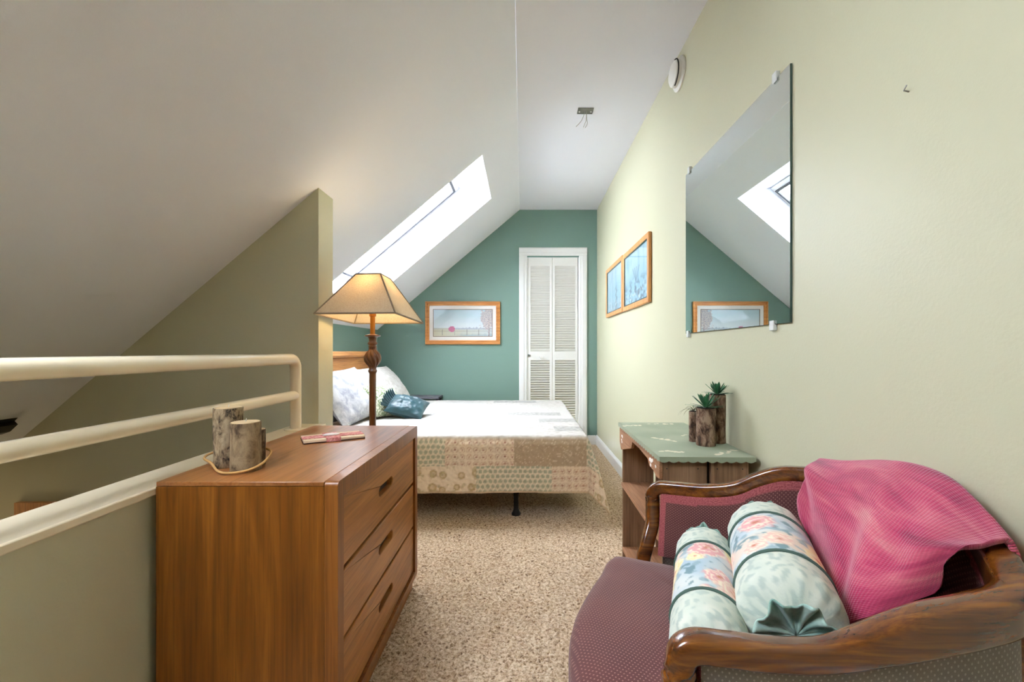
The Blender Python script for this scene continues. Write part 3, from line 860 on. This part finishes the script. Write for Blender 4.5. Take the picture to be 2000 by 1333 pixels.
def quilt_col(p, q):
    """p along the bed, q across: q<0 hangs on the near side, 0..W top"""
    W = QY1 - QY0
    if q < 0 or q > W:
        e = -q if q < 0 else q - W
        if e < .162:
            k = 'sage' if p < -.467 else 'red' if p < -.05 else 'brown' if p < .385 else 'sage'
        else:
            k = 'gold' if p < -.28 else 'sage' if p < .176 else 'red' if p < .50 else 'gold'
        if e > OV - .012: return (206, 180, 146)
        return prints(k, p, e)
    if p > QX1 - QX0 + QX0 + .02 and p > QX1:
        i = int(q / .30); k = ('sage', 'red', 'gold', 'pale', 'sage')[i % 5]
        c = prints(k, p, q)
        return mixc(c, (236, 228, 206), .35)
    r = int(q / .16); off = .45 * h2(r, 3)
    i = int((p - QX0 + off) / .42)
    k = ('pale', 'print', 'grey', 'pale', 'print', 'pale')[int(h2(i, r, 2) * 6) % 6]  # top prints faint and plain: skylight washing them out is put into the colour
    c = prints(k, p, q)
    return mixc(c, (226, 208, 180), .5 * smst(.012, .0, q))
def quilt_pos(p, q):
    W = QY1 - QY0
    dx = max(0, p - QX1)
    sy, dy, yb = (-1, -q, QY0) if q < 0 else (1, q - W, QY1) if q > W else (0, 0, QY0 + q)
    x = min(p, QX1)
    crown = .500 + .012 * min(1, max(0, q) / W) + .004 * ns(p * 3, q * 3, 1) + .0025 * ns(p * 14, q * 14, 5)
    r = .022
    if dx <= 0 and dy <= 0:
        e = 0
        for d in (QX1 - p, q, W - q):
            if d < r: e = max(e, r - sqrt(max(0, r * r - (r - d) ** 2)))
        return (x, yb, crown - e)
    if dx > 0 and dy > 0:
        rad = sqrt(dx * dx + dy * dy); ph = math.atan2(dy, dx)
        out = (.04 + .26 * sin(2 * ph) ** 1.5) * rad + .012 * sin(ph * 9) * min(1, rad / .2)
        fall = sqrt(max(0, rad * rad - out * out * .8))
        return (QX1 + out * cos(ph) + .012 * min(1, dx * 9), QY0 + sy * (out * sin(ph) + .012 * min(1, dy * 9)) if sy < 0 else QY1 + min(out * sin(ph), .05) , max(.012 + .02 * abs(ns(p * 6, q * 6)), crown - r * .0 - .022 - fall))
    e = dx + dy
    wv = .010 * ns((p if dy > 0 else q) * 5, 3.3) * min(1, e / .1) + .006 * ns((p if dy > 0 else q) * 14, 7) * min(1, e / .15)
    out = .014 * min(1, e / .03) + .03 * e + wv
    if dy > 0:
        return (x, yb + sy * (out if sy < 0 else min(out, .05)), crown - .022 - e * (1 - .02 * (1 + ns(p * 2.2, 1.7))))
    return (QX1 + out + .02 * e, yb, crown - .022 - e * .98)
nq, npn = 340, 300
pr0, pr1, q0, q1 = QX0, QX1 + OV, -OV, QY1 - QY0 + OV
mb = MB()
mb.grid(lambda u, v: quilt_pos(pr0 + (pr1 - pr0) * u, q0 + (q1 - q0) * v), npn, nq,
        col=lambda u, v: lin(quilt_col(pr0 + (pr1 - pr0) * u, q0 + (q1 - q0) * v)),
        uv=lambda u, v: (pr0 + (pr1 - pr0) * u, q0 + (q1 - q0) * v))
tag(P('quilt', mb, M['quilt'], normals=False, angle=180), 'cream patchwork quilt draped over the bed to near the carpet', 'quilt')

# cushions
def cushion(w, h, t, M_, seed=0, wr=.006, n=26, p=2.2, corner=.06):
    m = MB()
    def fn(s):
        def f(u, v):
            a, b = u * 2 - 1, v * 2 - 1
            e = (1 - abs(a) ** p) * (1 - abs(b) ** p)
            z = s * t / 2 * max(0, e) ** .5
            kx = 1 - corner * (1 - b * b) * abs(a) ** 3
            ky = 1 - corner * (1 - a * a) * abs(b) ** 3
            z += s * wr * ns(a * 2.5 + seed, b * 2.5, seed) * max(0, e) ** .5 + s * wr * .5 * ns(a * 7 + seed, b * 7, seed + 3) * max(0, e) ** .4
            return M_ @ Vector((a * w / 2 * kx, b * h / 2 * ky, z))
        return f
    m.grid(fn(1), n, n); m.grid(fn(-1), n, n, flip=True)
    return m
def placed(c, normal, up, roll=0):
    z = Vector(normal).normalized(); y = (Vector(up) - z * Vector(up).dot(z)).normalized(); x = y.cross(z)
    R = Matrix((x, y, z)).transposed().to_4x4()
    return Matrix.Translation(c) @ R @ Matrix.Rotation(math.radians(roll), 4, 'Z')
def pil(name, mb, mat, label, cat, grp=None, **k):
    o = P(name, mb, mat, normals=False, angle=180, **k); return tag(o, label, cat, grp)
pil('pillow', cushion(.80, .44, .17, placed((-1.275, 4.09, .686), (.78, -.03, .62), (0, 0, 1), 0), 2, .012), M['pillow2'], 'cream pillow leaning on the headboard behind the lamp pole, nearer the teal wall', 'pillow', 'pillows against the headboard')
pil('pillow', cushion(.64, .44, .17, placed((-1.270, 3.235, .692), (.80, -.12, .58), (0, 0, 1), 3), 5, .012), M['pillow'], 'white pillow with a grey leafy pattern beside the partition end', 'pillow', 'pillows against the headboard')
pil('pillow', cushion(.40, .36, .10, placed((-1.385, 2.885, .675), (.85, 0, .5), (0, 0, 1), 0), 8, .008), M['greysham'], 'grey edged pillow tucked behind the white leafy pillow', 'pillow', 'pillows against the headboard')
pil('throw_pillow', cushion(.34, .27, .12, placed((-1.085, 3.42, .625), (.80, -.36, .46), (0, 0, 1), -5), 11, .006), M['speck'], 'small green speckled cushion between the pillows and the teal one', 'cushion')
tc = thing('throw_pillow', 'teal satin cushion with a ruffled end lying on the quilt', 'cushion', (-.93, 3.40, .52))
cz = Vector((.22, -.40, .88)).normalized(); cx = Vector((.95, .02, -.24)); cx = (cx - cz * cx.dot(cz)).normalized()
CM = placed((-.890, 3.40, .583), cz, cz.cross(cx), 0)
P('cushion', cushion(.29, .25, .125, CM, 21, .016, 34), M['tealsatin'], tc, normals=False, angle=180)
mb = MB()
def ruff(u, v):
    a = -1 + 2 * u
    w = .020 * sin(u * 46) * v
    return CM @ Vector((-.128 - .060 * v * (.92 + .08 * sin(u * 46)) + .015 * abs(a), a * (.075 + .045 * v), .012 + w + .055 * v * (1 - .5 * a * a)))
mb.grid(ruff, 220, 6); P('ruffle', mb, M['tealsatin'], tc, normals=False, angle=180, solid=.003)

# grey bedside table beyond the bed
st_ = thing('bedside_table', 'grey bedside table top peeking out between the bed and the teal wall', 'table', (-1.03, 4.64, 0))
mb = MB(); mb.box(-1.215, -.862, 4.535, 4.745, .515, .538); P('table_top', mb, M['greyboard'], st_, bevel=.003)
for x in (-1.20, -.90):
    for y in (4.545, 4.71):
        mb = MB(); mb.box(x, x + .025, y, y + .025, 0, .515); P('leg', mb, M['greyboard'], st_, smooth=False)

# ------------------------------------------------------------------ small painted desk with log pots
TM = Matrix.Translation((.4595, 1.480, 0)) @ Matrix.Rotation(-.022, 4, 'Z')
TW, TL, TZ = .322, .712, .659
def tm(m): m.v = [tuple(TM @ Vector(p)) for p in m.v]; return m
tb = thing('side_table', 'rustic pine side table with a sage painted top against the sage wall', 'table', (.62, 1.83, 0))
flow = []
rnd = random.Random(4)
for cx, cy, n, dx, dy in ((.10, .30, 7, .05, -.06), (.07, .08, 6, .07, -.015), (.25, .07, 7, .07, .05), (.05, .62, 6, .07, .02), (.20, .67, 6, .10, -.01), (.24, .40, 5, .05, .04)):
    for k in range(n):
        s = (k / (n - 1) - .5) * 1.1
        flow.append((cx + dx * s + rnd.uniform(-.008, .008), cy + dy * s + rnd.uniform(-.008, .008), rnd.uniform(.0055, .0095), rnd.uniform(0, 3)))
def top_col(x, y):
    c = mixc((150, 160, 136), (166, 174, 150), .5 + ns(x * 9, y * 9, 3))
    for fx, fy, r, a in flow:
        ux, uy = x - fx, y - fy
        p, q = ux * cos(a) + uy * sin(a), -ux * sin(a) + uy * cos(a)
        if (p / (r * 1.6)) ** 2 + (q / r) ** 2 < 1: return lin((226, 218, 196))
    return lin(c)
mb = MB()
mb.grid(lambda u, v: (TW * u, TL * v, TZ), 90, 190, col=lambda u, v: top_col(TW * u, TL * v))
n0 = len(mb.v)
# lip with a scalloped lower edge on the two seen sides
def lip(fn, L_, n):
    b = mb._n()
    for i in range(n + 1):
        s = i / n
        z = TZ - .014 - .006 * abs(sin(s * L_ / .032 * PI))
        mb.v += [fn(s, TZ), fn(s, z)]
    for i in range(n): mb.face((b + 2 * i, b + 2 * i + 1, b + 2 * i + 3, b + 2 * i + 2))
lip(lambda s, z: (TW * s, 0, z), TW, 120); lip(lambda s, z: (0, TL * (1 - s), z), TL, 160)
lip(lambda s, z: (TW * (1 - s), TL, z), TW, 60); lip(lambda s, z: (TW, TL * s, z), TL, 60)
mb.poly([(0, 0, TZ - .0145), (0, TL, TZ - .0145), (TW, TL, TZ - .0145), (TW, 0, TZ - .0145)])
mb.pad(lin((156, 166, 140)))
P('table_top', tm(mb), M['tabletop'], tb, smooth=False, normals=False)
ZU = TZ - .0155
for a, b in ((.016, .166), (.178, .306)):
    for yy in (.018, TL - .034):
        mb = MB(); mb.box(a, b, yy, yy + .016, 0, ZU); P('side_board', tm(mb), M['rustic'], tb, bevel=.002)
mb = MB(); mb.box(.10, .25, .0345, .05, .40, ZU); P('batten', tm(mb), M['dark'], tb, smooth=False)
mb = MB(); mb.box(.296, .306, .035, TL - .035, 0.02, ZU); P('back_panel', tm(mb), M['rusticy'], tb, smooth=False)
mb = MB(); mb.box(.008, .295, .0345, TL - .0345, .355, .372); P('shelf', tm(mb), M['rusticy'], tb, bevel=.002)
mb = MB(); mb.box(.014, .295, .0345, TL - .0345, .040, .056); P('shelf', tm(mb), M['rusticy'], tb, bevel=.002)
ap = [(.016, ZU), (.016, .580), (.05, .578), (.09, .590), (.145, .592), (.165, .612), (.30, .622), (.42, .622), (.44, .590), (.50, .575), (TL - .05, .535), (TL - .016, .570), (TL - .016, ZU)]
mb = MB(); mb.prism(ap, 'x', .004, .0155); P('apron', tm(mb), M['rusticy'], tb, smooth=False)
for k in range(9):
    mb = MB(); mb.ball((.0035, .05 + .09 * h2(k, 1), .597 + .03 * h2(k, 2)), (.001, .009, .006), 8, 6); P('painted_flower', tm(mb), M['mat'], tb)
for k in range(5):
    mb = MB(); mb.ball((.0035, TL - .09 + .05 * h2(k, 4), .575 + .05 * h2(k, 5)), (.001, .009, .006), 8, 6); P('painted_flower', tm(mb), M['mat'], tb)
for x, y in ((.03, .0), (.135, 0), (.20, 0), (.285, 0)):
    mb = MB(); mb.ball((x, .0175, .615), .0022, 8, 6); P('nail', tm(mb), M['dark'], tb)

def leafmesh(m, base, d, length, width, curl, thick=.0025, n=6):
    d = Vector(d).normalized(); s = d.cross(Vector((0, 0, 1)))
    s = s.normalized() if s.length > .01 else Vector((1, 0, 0))
    p = Vector(base); b = m._n(); step = length / n
    for i in range(n + 1):
        t_ = i / n; w = width * (.55 + 1.1 * t_) * (1 - t_) ** .6 if t_ < 1 else .0002
        up = s.cross(d).normalized()
        m.v += [tuple(p + s * w), tuple(p - up * thick * (1 - t_) - up * .0002), tuple(p - s * w), tuple(p + up * (-w * .35 + thick * .4))]
        d = (Matrix.Rotation(-curl / n, 3, s) @ d).normalized()
        p = p + d * step
    for i in range(n):
        for k in range(4):
            q_ = (k + 1) % 4
            m.face((b + 4 * i + k, b + 4 * i + q_, b + 4 * i + 4 + q_, b + 4 * i + 4 + k))
def pot(c, r, h, seed, label, kind):
    t = thing('potted_succulent', label, 'plant', (c[0], c[1], TZ), 'log pots on the side table')
    m = MB(); log(m, (c[0], c[1], TZ), r, h, seed); P('pot', m, M['brownbark'], t, angle=60)
    m = MB(); m.lathe([(r * .9, h - .0005), (r * .9, h + .002), (r * .3, h + .003)], (c[0], c[1], TZ), 18); P('soil', m, M['soil'], t)
    m = MB(); rn = random.Random(seed)
    base = Vector((c[0], c[1], TZ + h + .002))
    if kind == 'rosette':
        for ringi, (cnt, el, ln) in enumerate(((9, .25, 1.0), (9, .60, .92), (7, .95, .78), (4, 1.3, .55))):
            for k in range(cnt):
                a = 2 * PI * (k + .5 * (ringi % 2)) / cnt + rn.uniform(-.12, .12)
                d = (cos(a) * cos(el), sin(a) * cos(el), sin(el))
                leafmesh(m, base + Vector((cos(a), sin(a), 0)) * .004 + Vector((0, 0, .004 * ringi)), d, r * 1.45 * ln * rn.uniform(1.2, 1.5), .0072, -.15 if el > .5 else .25)
        P('succulent', m, M['leaf'], t, angle=30)
    else:
        for k in range(16):
            a = 2 * PI * k / 16 + rn.uniform(-.2, .2); el = rn.uniform(.7, 1.3)
            leafmesh(m, base, (cos(a) * cos(el), sin(a) * cos(el), sin(el)), rn.uniform(.045, .075), .0016, 1.9, .0008, 9)
        P('air_plant', m, M['leafdry'], t, angle=30)
pot((.692, 1.665), .0345, .140, 31, 'short log pot with a green succulent rosette in front of the tall log pot', 'rosette')
pot((.757, 1.712), .030, .186, 37, 'tall log pot with a green succulent rosette close to the sage wall', 'rosette')
pot((.672, 1.735), .0165, .118, 41, 'thin log pot with wispy curling leaves, the slimmest of the log pots', 'air')

# ------------------------------------------------------------------ settee
se = thing('settee', 'small settee with carved walnut frame and maroon dotted upholstery by the sage wall', 'settee', (.45, .95, 0))
far = [(.392, 1.331, .565), (.394, 1.330, .588), (.412, 1.320, .606), (.4527, 1.294, .611), (.521, 1.2516, .618), (.585, 1.212, .637), (.630, 1.1836, .669), (.672, 1.158, .692), (.715, 1.130, .700)]
back = [(.752, 1.092, .702), (.768, 1.03, .712), (.774, .95, .738), (.774, .87, .748), (.768, .79, .742), (.752, .715, .706)]
near = [(.722, .655, .668), (.685, .622, .653), (.620, .609, .643), (.563, .606, .634), (.493, .605, .617), (.4215, .607, .598), (.350, .608, .597), (.285, .610, .603), (.240, .612, .606), (.2215, .614, .592), (.219, .615, .56)]
NF, NB = len(far) * 8, (len(far) + len(back)) * 8
RAIL = catmull(far + back + near, 8)
mb = MB()
sec = [(math.copysign(abs(cos(a)) ** .55, cos(a)), math.copysign(abs(sin(a)) ** .55, sin(a))) for a in [2 * PI * (k + .5) / 20 for k in range(20)]]
rad = []
for i in range(len(RAIL)):
    k = smst(NB - 20, NB + 4, i); e = k * (1 - smst(NB + 24, NB + 42, i))
    rad.append((.0175 + .0015 * k + .004 * e, .019 + .001 * k + .013 * e))
mb.tube(RAIL, rad, sec=sec)
P('top_rail', mb, M['frame'], se, angle=60)
# front posts carved down from the arm ends, rear posts running to legs
for pts, rx in (([(.391, 1.331, .580), (.392, 1.330, .545), (.388, 1.320, .50), (.370, 1.302, .455), (.352, 1.292, .40), (.348, 1.288, .32)], .019),
                ([(.2195, .615, .560), (.221, .616, .53), (.219, .619, .49), (.206, .628, .455), (.190, .638, .40), (.186, .642, .32)], .0245)):
    mb = MB(); c_ = catmull(pts, 5); mb.tube(c_, [(.019, rx)] * len(c_), sec=sec, up=(1, 0, 0)); P('arm_post', mb, M['frame'], se, angle=60)
for pts in ([(.740, 1.105, .70), (.742, 1.102, .50), (.742, 1.098, .30), (.752, 1.105, .0)], [(.712, .638, .668), (.708, .642, .50), (.706, .645, .30), (.714, .625, .0)]):
    mb = MB(); c_ = catmull(pts, 5); mb.tube(c_, [.027 - .010 * smst(.6, 1, k / (len(c_) - 1)) for k in range(len(c_))], 14, up=(0, 1, 0)); P('rear_leg', mb, M['frame'], se)
for x, y in ((.285, 1.255), (.135, .70)):
    mb = MB(); mb.tube(catmull([(x, y, .33), (x - .012, y, .25), (x + .005, y, .13), (x + .002, y, .04), (x - .018, y, .0)], 6), [.032 - .018 * smst(0, .7, k / 24) + .006 * smst(.8, 1, k / 24) for k in range(25)], 14, up=(0, 1, 0)); P('front_leg', mb, M['frame'], se)
# seat
seatpts = [(.252, 1.268), (.330, 1.246), (.45, 1.198), (.58, 1.140), (.70, 1.075), (.742, 1.0), (.748, .86), (.735, .74), (.68, .665), (.55, .637), (.40, .632), (.27, .634), (.19, .645), (.128, .672), (.092, .735), (.086, .80), (.094, .90), (.113, .985), (.158, 1.09), (.205, 1.18)]
SEAT = catmull([(x, y, 0) for x, y in seatpts], 6, True)
cx_, cy_ = .43, .93
mb = MB()
prof = [(.0, .452), (.25, .452), (.5, .450), (.72, .446), (.86, .439), (.94, .430), (.985, .415), (1.0, .395), (1.0, .36), (.985, .335), (.96, .33)]
n = len(SEAT)
mb.grid(lambda u, v: (cx_ + (SEAT[int(round(u * n)) % n][0] - cx_) * prof[int(round(v * 10))][0], cy_ + (SEAT[int(round(u * n)) % n][1] - cy_) * prof[int(round(v * 10))][0],
                      prof[int(round(v * 10))][1] + .003 * ns(u * 9, v * 3)), n, 10, wrapu=True)
mb.uv = [(x + (.43 - z) * .6, y) for x, y, z in mb.v]
P('seat', mb, M['maroon'], se, angle=180)
mb = MB()
ins = [(cx_ + (x - cx_) * .975, cy_ + (y - cy_) * .975) for x, y, _ in SEAT]
mb.prism(ins, 'z', .275, .3345); P('seat_rail', mb, M['frame'], se, bevel=.006)
# upholstered inside and outside of arms and back, with braid border
def shell(side, mat_name, name, i0, i1, zbot, border, flare=None):
    m = MB()
    pts = RAIL[i0:i1 + 1]
    # arc length
    arc = [0]
    for a, b in zip(pts, pts[1:]): arc.append(arc[-1] + sqrt((a[0] - b[0]) ** 2 + (a[1] - b[1]) ** 2))
    tot = arc[-1]
    NU, NV = 110, 44
    def at(u):
        t_ = u * tot
        for k in range(len(arc) - 1):
            if arc[k + 1] >= t_:
                f = (t_ - arc[k]) / max(1e-9, arc[k + 1] - arc[k]); a, b = pts[k], pts[k + 1]
                p = Vector([a[j] + (b[j] - a[j]) * f for j in range(3)])
                d = Vector((b[0] - a[0], b[1] - a[1], 0)).normalized()
                return p, Vector((d.y, -d.x, 0))
        a, b = pts[-2], pts[-1]; d = Vector((b[0] - a[0], b[1] - a[1], 0)).normalized()
        return Vector(pts[-1]), Vector((d.y, -d.x, 0))
    def fn(u, v):
        p, nrm = at(u)
        inward = Vector((cx_ - p.x, cy_ - p.y, 0))
        if nrm.dot(inward) < 0: nrm = -nrm
        z = zbot + (p.z - .012 - zbot) * v
        puff = .5 * (sin(PI * v) * sin(PI * min(1, max(0, u)))) ** .5 if 0 < v < 1 and 0 < u < 1 else 0
        o = (.012 + .022 * puff) if side > 0 else -(.010 + .008 * puff)
        q_ = p + nrm * o
        p = p + Vector((-.020, .012 if p.y < cy_ else -.018, 0)) * (1 - v) ** 1.3 * max(0, 1 - 2.5 * (u if flare == 0 else 1 - u)) * (1 if flare is not None else 0)
        lean = (.05 * (1 - v) if side > 0 else .0)
        q_ = q_ + nrm * lean * .6
        return (q_.x, q_.y, z)
    def cl(u, v):
        p, _ = at(u); hgt = p.z - .012 - zbot
        e = min(u * tot if flare != 1 else 9, (1 - u) * tot if flare != 0 else 9, (1 - v) * hgt - .006)
        return (0., 0., 0.) if border and e < .019 else (1., 1., 1.)
    m.grid(fn, NU, NV, col=cl, uv=lambda u, v: (u * tot, v * .25))
    return P(name, m, M[mat_name], se, normals=False, angle=180)
IA, IB, IC, ID = 17, NF - 8, NB + 2, len(RAIL) - 18
for sd_, mt_, pre, zb_, bd_ in ((1, 'maroon', '', .42, True), (-1, 'greyback', 'outer_', .30, False)):
    shell(sd_, mt_, pre + 'arm_panel', IA, IB, zb_, bd_, 0)
    shell(sd_, mt_, pre + 'back_panel', IB, IC, zb_, bd_)
    shell(sd_, mt_, pre + 'arm_panel', IC, ID, zb_, bd_, 1)

# bolsters
def floral(p, a, seed, R):
    """print of the middle band: p along, a around (metres)"""
    c = mixc((178, 198, 208), (218, 222, 218), .5 + 1.4 * ns(p * 14, a * 14, seed))
    c = mixc(c, (236, 212, 192), .8 * smst(.05, .35, ns(p * 9, a * 9, seed + 11)))
    k = ns(p * 34, a * 34, seed + 3) + .5 * ns(p * 80, a * 80, seed + 5)
    c = mixc(c, (104, 136, 144), .8 * smst(.22, .40, k))
    c = mixc(c, (142, 168, 178), .7 * smst(.22, .40, ns(p * 44, a * 44, seed + 9)))
    for i in range(20):
        fp, fa = h2(i, seed, 1) * .24 - .03, h2(i, seed, 2) * 2 * PI * R
        rr_ = .020 + .018 * h2(i, seed, 3)
        da = min(abs(a - fa), 2 * PI * R - abs(a - fa))
        d = sqrt((p - fp) ** 2 + da * da) / rr_ + .30 * ns(p * 60, a * 60, i) + .15 * ns(p * 140, a * 140, i)
        if d < 1.2:
            hue = h2(i, seed, 4)
            f = (242, 222, 168) if hue < .5 else (238, 196, 182) if hue < .8 else (228, 168, 168)
            f = mixc(f, (248, 238, 214), .8 * smst(.1, .6, sin(d * 15 + 4 * ns(p * 70, a * 70))))
            f = mixc(f, (206, 128, 104), smst(.30, .10, d))
            c = mixc(c, f, smst(1.2, .9, d))
    return c
def sagecloth(p, a, seed):
    c = mixc((202, 210, 196), (222, 224, 210), .5 + ns(p * 30, a * 30, seed))
    return mixc(c, (176, 190, 180), .8 * smst(.02, .25, ns(p * 75, a * 75, seed + 2)))
def bolster(p0, p1, r, seed, label):
    p0, p1 = Vector(p0), Vector(p1)
    t = thing('bolster', label, 'cushion', ((p0.x + p1.x) / 2, (p0.y + p1.y) / 2, min(p0.z, p1.z) - r), 'bolsters on the settee')
    d = (p1 - p0); L_ = d.length; d.normalize()
    s = d.cross(Vector((0, 0, 1))).normalized(); up = s.cross(d).normalized()
    b0, b1 = L_ * .26, L_ * .73
    def R_(x):
        e = min(x, L_ - x)
        k = sqrt(max(0, 1 - (1 - min(1, e / .045)) ** 2))
        return r * (.25 + .75 * k) 
    def fn(u, v):
        x = L_ * v; a = 2 * PI * u
        rr_ = R_(x) * (1 + .015 * ns(cos(a) * 2, sin(a) * 2, x * 9 + seed))
        e = min(x, L_ - x)
        if e < .07: rr_ *= 1 + .02 * sin(a * 15 + seed) * smst(.07, .0, e)
        for bb in (b0, b1): rr_ *= 1 - .02 * smst(.012, 0, abs(x - bb))
        return p0 + d * x + s * rr_ * cos(a) + up * rr_ * sin(a)
    def cl(u, v):
        x = L_ * v; a = 2 * PI * r * u
        return lin(floral(x - b0, a, seed, r) if b0 < x < b1 else sagecloth(x, a, seed))
    m = MB(); m.grid(fn, 120, 130, col=cl, wrapu=True)
    P('cover', m, M['bolster'], t, normals=False, angle=180)
    for bb in (b0, b1):
        m = MB(); m.tube([p0 + d * bb + (s * cos(a) + up * sin(a)) * r * 1.0 for a in [2 * PI * k / 40 for k in range(40)]], .0032, 8, True, up=tuple(d)); P('piping', m, M['piping'], t)
    for e, dd in ((p0, -d), (p1, d)):
        m = MB()
        def rf(u, v):
            a = 2 * PI * u
            a += .12 * ns(cos(a) * 3, sin(a) * 3, seed)
            w = sin(a * 11 + seed) * .6 + sin(a * 17 + 2 * seed) * .4
            rr_ = r * (.004 + .70 * v ** .8) * (1 + .10 * v * sin(a * 7 + 3 * seed))
            return e + dd * (.012 + .030 * v * (1 - .45 * v) + .010 * w * v - .010 * sin(PI * v)) + (s * cos(a) + up * sin(a)) * rr_
        m.grid(rf, 150, 10, wrapu=True); P('ruffle', m, M['ruffle'], t, normals=False, angle=180, solid=.003)
bolster((.294, .690, .520), (.454, 1.100, .524), .065, 3, 'slimmer floral bolster at the front edge of the settee seat')
bolster((.436, .705, .568), (.594, 1.085, .576), .082, 6, 'thicker floral bolster between the slim bolster and the pink throw')

# pink throw over the back
ridge = catmull([(.748, 1.108, .742), (.764, 1.045, .752), (.776, .955, .776), (.776, .87, .789), (.768, .79, .784), (.752, .715, .752), (.738, .668, .728)], 8)
inner = catmull([(.650, 1.030, .640), (.632, .965, .590), (.612, .90, .565), (.585, .83, .550), (.545, .765, .540), (.565, .715, .580), (.640, .690, .640)], 8)
outer = catmull([(.772, 1.128, .52), (.797, 1.05, .50), (.800, .955, .50), (.800, .87, .49), (.800, .79, .45), (.796, .70, .40), (.778, .630, .36)], 8)
def thr(u, v):
    A, B, C_ = Vector(pick(inner, u)), Vector(pick(ridge, u)), Vector(pick(outer, u))
    if v < .62:
        k = v / .62
        p = A.lerp(B, k)
        bul = sin(PI * k) * (.035 + .012 * sin(PI * u))
        p = p + Vector((-.55, .0, .85)) * bul * .75
        p += Vector((-.6, 0, .5)) * (.007 * sin(11 * (u * 1.5 + k * .9) + 2 * ns(u * 3, k * 2)) + .006 * ns(u * 6, k * 6, 4)) * (1 - k ** 4)
        return p
    k = (v - .62) / .38
    p = B.lerp(C_, k ** 1.3)
    p.x += .010 * sin(PI * min(1, k * 2)) * (1 if k < .5 else 0)
    p.x = min(p.x, .7985)
    return p
mb = MB(); mb.grid(thr, 90, 90, uv=lambda u, v: (u * .5, v * .75))
tag(P('throw_blanket', mb, M['throw'], normals=False, angle=180, solid=.009), 'pink knitted throw draped over the back of the settee', 'blanket')

# ------------------------------------------------------------------ light
W_ = bpy.data.worlds.new('daylight'); SC.world = W_; W_.use_nodes = True
bgn = W_.node_tree.nodes['Background']
bgn.inputs[0].default_value = (0.86, 0.94, 1.06, 1); bgn.inputs[1].default_value = 19.0

def area(name, loc, direction, sx, sy, energy, color=(1, 1, 1), portal=False, spread=None):
    l = bpy.data.lights.new(name, 'AREA'); l.shape = 'RECTANGLE'; l.size = sx; l.size_y = sy; l.energy = energy; l.color = color
    l.cycles.is_portal = portal
    if spread: l.spread = spread
    o = bpy.data.objects.new(name, l); COL.objects.link(o); o.location = loc
    o.rotation_euler = Vector(direction).to_track_quat('-Z', 'Y').to_euler(); return o
nrm = Vector((.6455, 0, -.764))
RS = Matrix((Vector((0, 1, 0)), Vector((cos(th), 0, sin(th))), Vector((0, 1, 0)).cross(Vector((cos(th), 0, sin(th)))))).transposed().to_euler()
for X0, X1, Y0, Y1 in SKY:
    g0, g1 = X0 - .17, X1 - .295
    o = area('skylight_daylight', Vector(((g0 + g1) / 2, (Y0 + Y1) / 2, (gz(g0) + gz(g1)) / 2)) - nrm * .06, nrm, Y1 - Y0 + .02, (g1 - g0) / cos(th) + .02, 0, portal=True)
    o.rotation_euler = RS
def point(name, loc, energy, color, r):
    l = bpy.data.lights.new(name, 'POINT'); l.energy = energy; l.color = color; l.shadow_soft_size = r
    o = bpy.data.objects.new(name, l); COL.objects.link(o); o.location = loc; return o
point('lamp_bulb_light', (LX, LY, 1.30), 2.3, (1, .76, .44), .03)
point('lower_lamp_light', (-2.78, 1.70, -.32), 4.0, (1, .74, .44), .08)

# ------------------------------------------------------------------ camera
cam = bpy.data.cameras.new('camera'); co = bpy.data.objects.new('camera', cam); COL.objects.link(co)
co.location = (0, 0, H); co.rotation_euler = (PI / 2, 0, 0)
cam.sensor_width = 36; cam.lens = 36 * 860 / 2000
cam.shift_x = -21 / 2000; cam.shift_y = 18.5 / 2000
cam.clip_start = .02
SC.camera = co
SC.view_settings.view_transform = 'Standard'; SC.view_settings.look = 'None'; SC.view_settings.gamma = 1; SC.view_settings.use_curve_mapping = False
SC.view_settings.exposure = 0.75
SC.cycles.use_denoising = True
SC.cycles.max_bounces = 12; SC.cycles.diffuse_bounces = 8; SC.cycles.transparent_max_bounces = 12
SC.cycles.sample_clamp_indirect = 8
